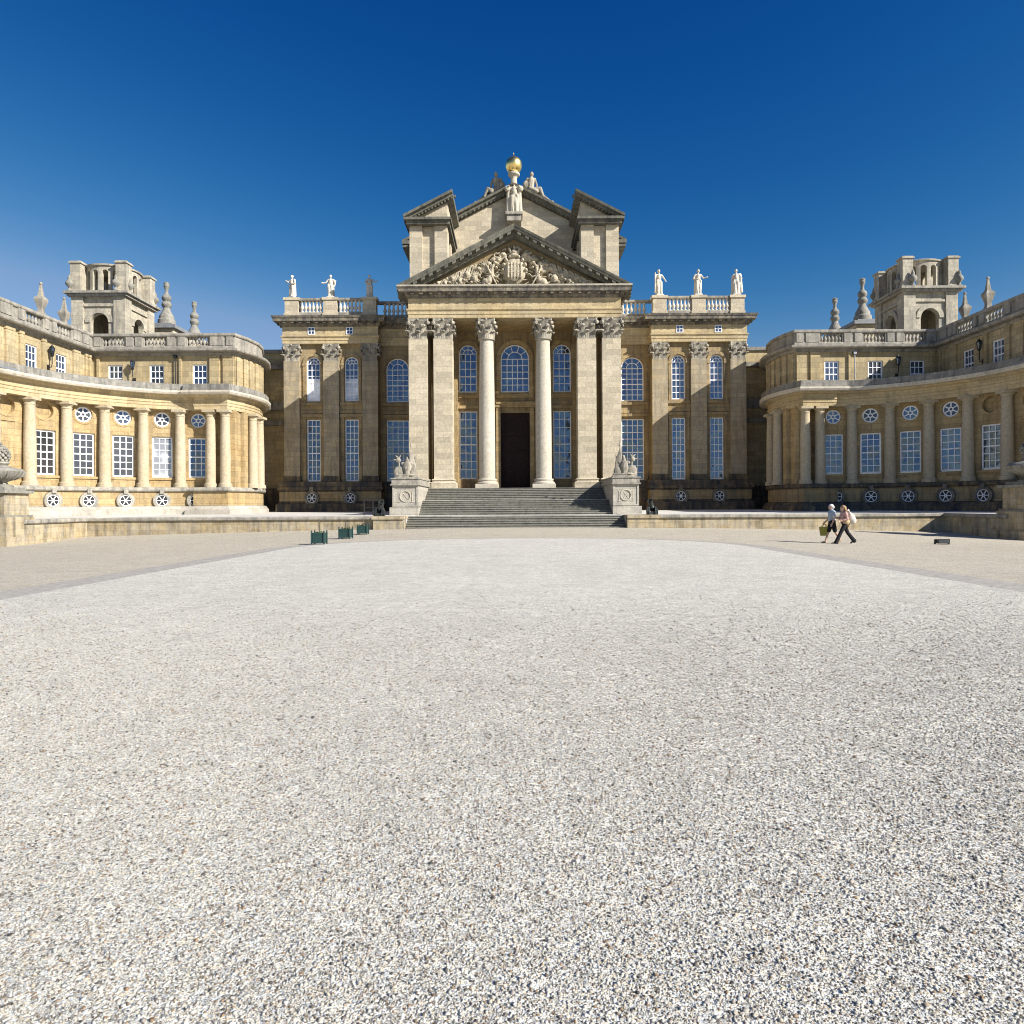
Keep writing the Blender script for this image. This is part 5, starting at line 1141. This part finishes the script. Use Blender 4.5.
b = MB(); b.cap((0,0,1.02),(.01,0,1.2),.155,.16); b.cap((.01,0,1.2),(.015,0,1.33),.165,.17); b.cap((.01,-.16,1.405),(.01,.16,1.405),.09,.09); b.cap((.02,0,1.44),(.02,0,1.49),.085,.08)
for s,e in ((1,(.02,.26,1.12)),(-1,(.02,-.26,1.12))): b.cap((.01,s*.215,1.39),e,.074,.060)
part(t,'gilet',b,'grey_cloth',.012)
b = MB(); b.cap((0,-.04,.96),(0,.04,.96),.15,.15)
for k in 'FB': h = Vector(J['hip'+k]); kn = Vector(J['knee'+k]); b.cap(h,h.lerp(kn,.85),.115,.10)
part(t,'shorts',b,'black_cloth',.012)
b = MB(); b.ball((.035,0,1.675),(.115,.092,.092),16,12); b.ball((-.03,0,1.62),(.075,.088,.09),16,12); part(t,'hair',b,'hair_white',.011)
b = MB(); b.cap((.25,-.09,.045),(.44,-.09,.03),.045,.036); b.cap((-.34,.09,.12),(-.19,.09,.03),.045,.036); part(t,'shoes',b,'tan_cloth',.011)
o = thing('shopping_bag','olive yellow carrier bag hanging from the hand of the white-haired man','bag',(mx-.33,my+.14,zg(mx,my)+.33))
b = MB(); b.hexa([(-.12,-.06,0),(.13,-.06,0),(.13,.06,0),(-.12,.06,0),(-.17,-.09,.40),(.17,-.09,.40),(.17,.09,.40),(-.17,.09,.40)]); sub('body', b.mesh('body', M['olive_cloth']), o)
for y in (-.07,.07): sub('strap', MB().tube([(-.10,y,.39),(0,y*.7,.50),(.10,y*.3,.52),(.14,y,.39)],.012,6).mesh('strap', M['olive_cloth']), o)

# ------------------------------------------------------------------ light, sky, camera
EL, TH = 31.0, 59.5       # sun elevation; angle from the facade normal towards +x
sv = Vector((math.sin(R(TH))*math.cos(R(EL)), -math.cos(R(TH))*math.cos(R(EL)), math.sin(R(EL))))
ld = bpy.data.lights.new('sun','SUN'); ld.energy = 5.0; ld.angle = R(.53); ld.color = (1.0,.955,.89)
lo = bpy.data.objects.new('sun', ld); COL.objects.link(lo); lo.rotation_euler = sv.to_track_quat('Z','Y').to_euler(); lo.location = sv*100
w = bpy.data.worlds.new('World'); S.world = w; w.use_nodes = True; N = w.node_tree.nodes; L = w.node_tree.links
sk = N.new('ShaderNodeTexSky'); sk.sky_type = 'NISHITA'; sk.sun_disc = False; sk.sun_elevation = R(EL); sk.sun_rotation = R(90+90-TH)
sk.air_density = 1.0; sk.dust_density = .2; sk.ozone_density = 4.0; sk.altitude = 300
# polarised look: the deep part of the sky is darker in red and green
sp = N.new('ShaderNodeSeparateColor'); cb = N.new('ShaderNodeCombineColor'); L.new(sk.outputs[0], sp.inputs[0])
def mth(op, a, b_):
    m = N.new('ShaderNodeMath'); m.operation = op
    for q, v in zip(m.inputs, (a, b_)):
        if hasattr(v, 'is_linked'): L.new(v, q)
        else: q.default_value = v
    return m.outputs[0]
for ch, (k, low, gain) in enumerate(((4.2,1.86,1.0),(1.85,3.28,.96),(1.06,5.58,.96))):
    x = sp.outputs[ch]; n_ = mth('DIVIDE', x, low); L.new(mth('MULTIPLY', mth('MINIMUM', mth('MULTIPLY', mth('POWER', n_, k), low), x), gain), cb.inputs[ch])
L.new(cb.outputs[0], N['Background'].inputs['Color']); N['Background'].inputs['Strength'].default_value = .067
cd = bpy.data.cameras.new('camera'); co = bpy.data.objects.new('camera', cd); COL.objects.link(co); S.camera = co
cd.sensor_width = 36; cd.sensor_height = 36; cd.lens = 690/1024*36; cd.clip_end = 5000; cd.clip_start = .1
cd.shift_x = -3.7/1024; cd.shift_y = -7.6/1024
co.location = (0,0,1.63); co.rotation_euler = (R(90),R(.33),0)
S.view_settings.view_transform = 'Standard'; S.view_settings.look = 'None'; S.view_settings.exposure = .75; S.view_settings.gamma = 1
S.render.film_transparent = False; S.cycles.filter_width = 1.05; S.cycles.pixel_filter_type = 'BLACKMAN_HARRIS'
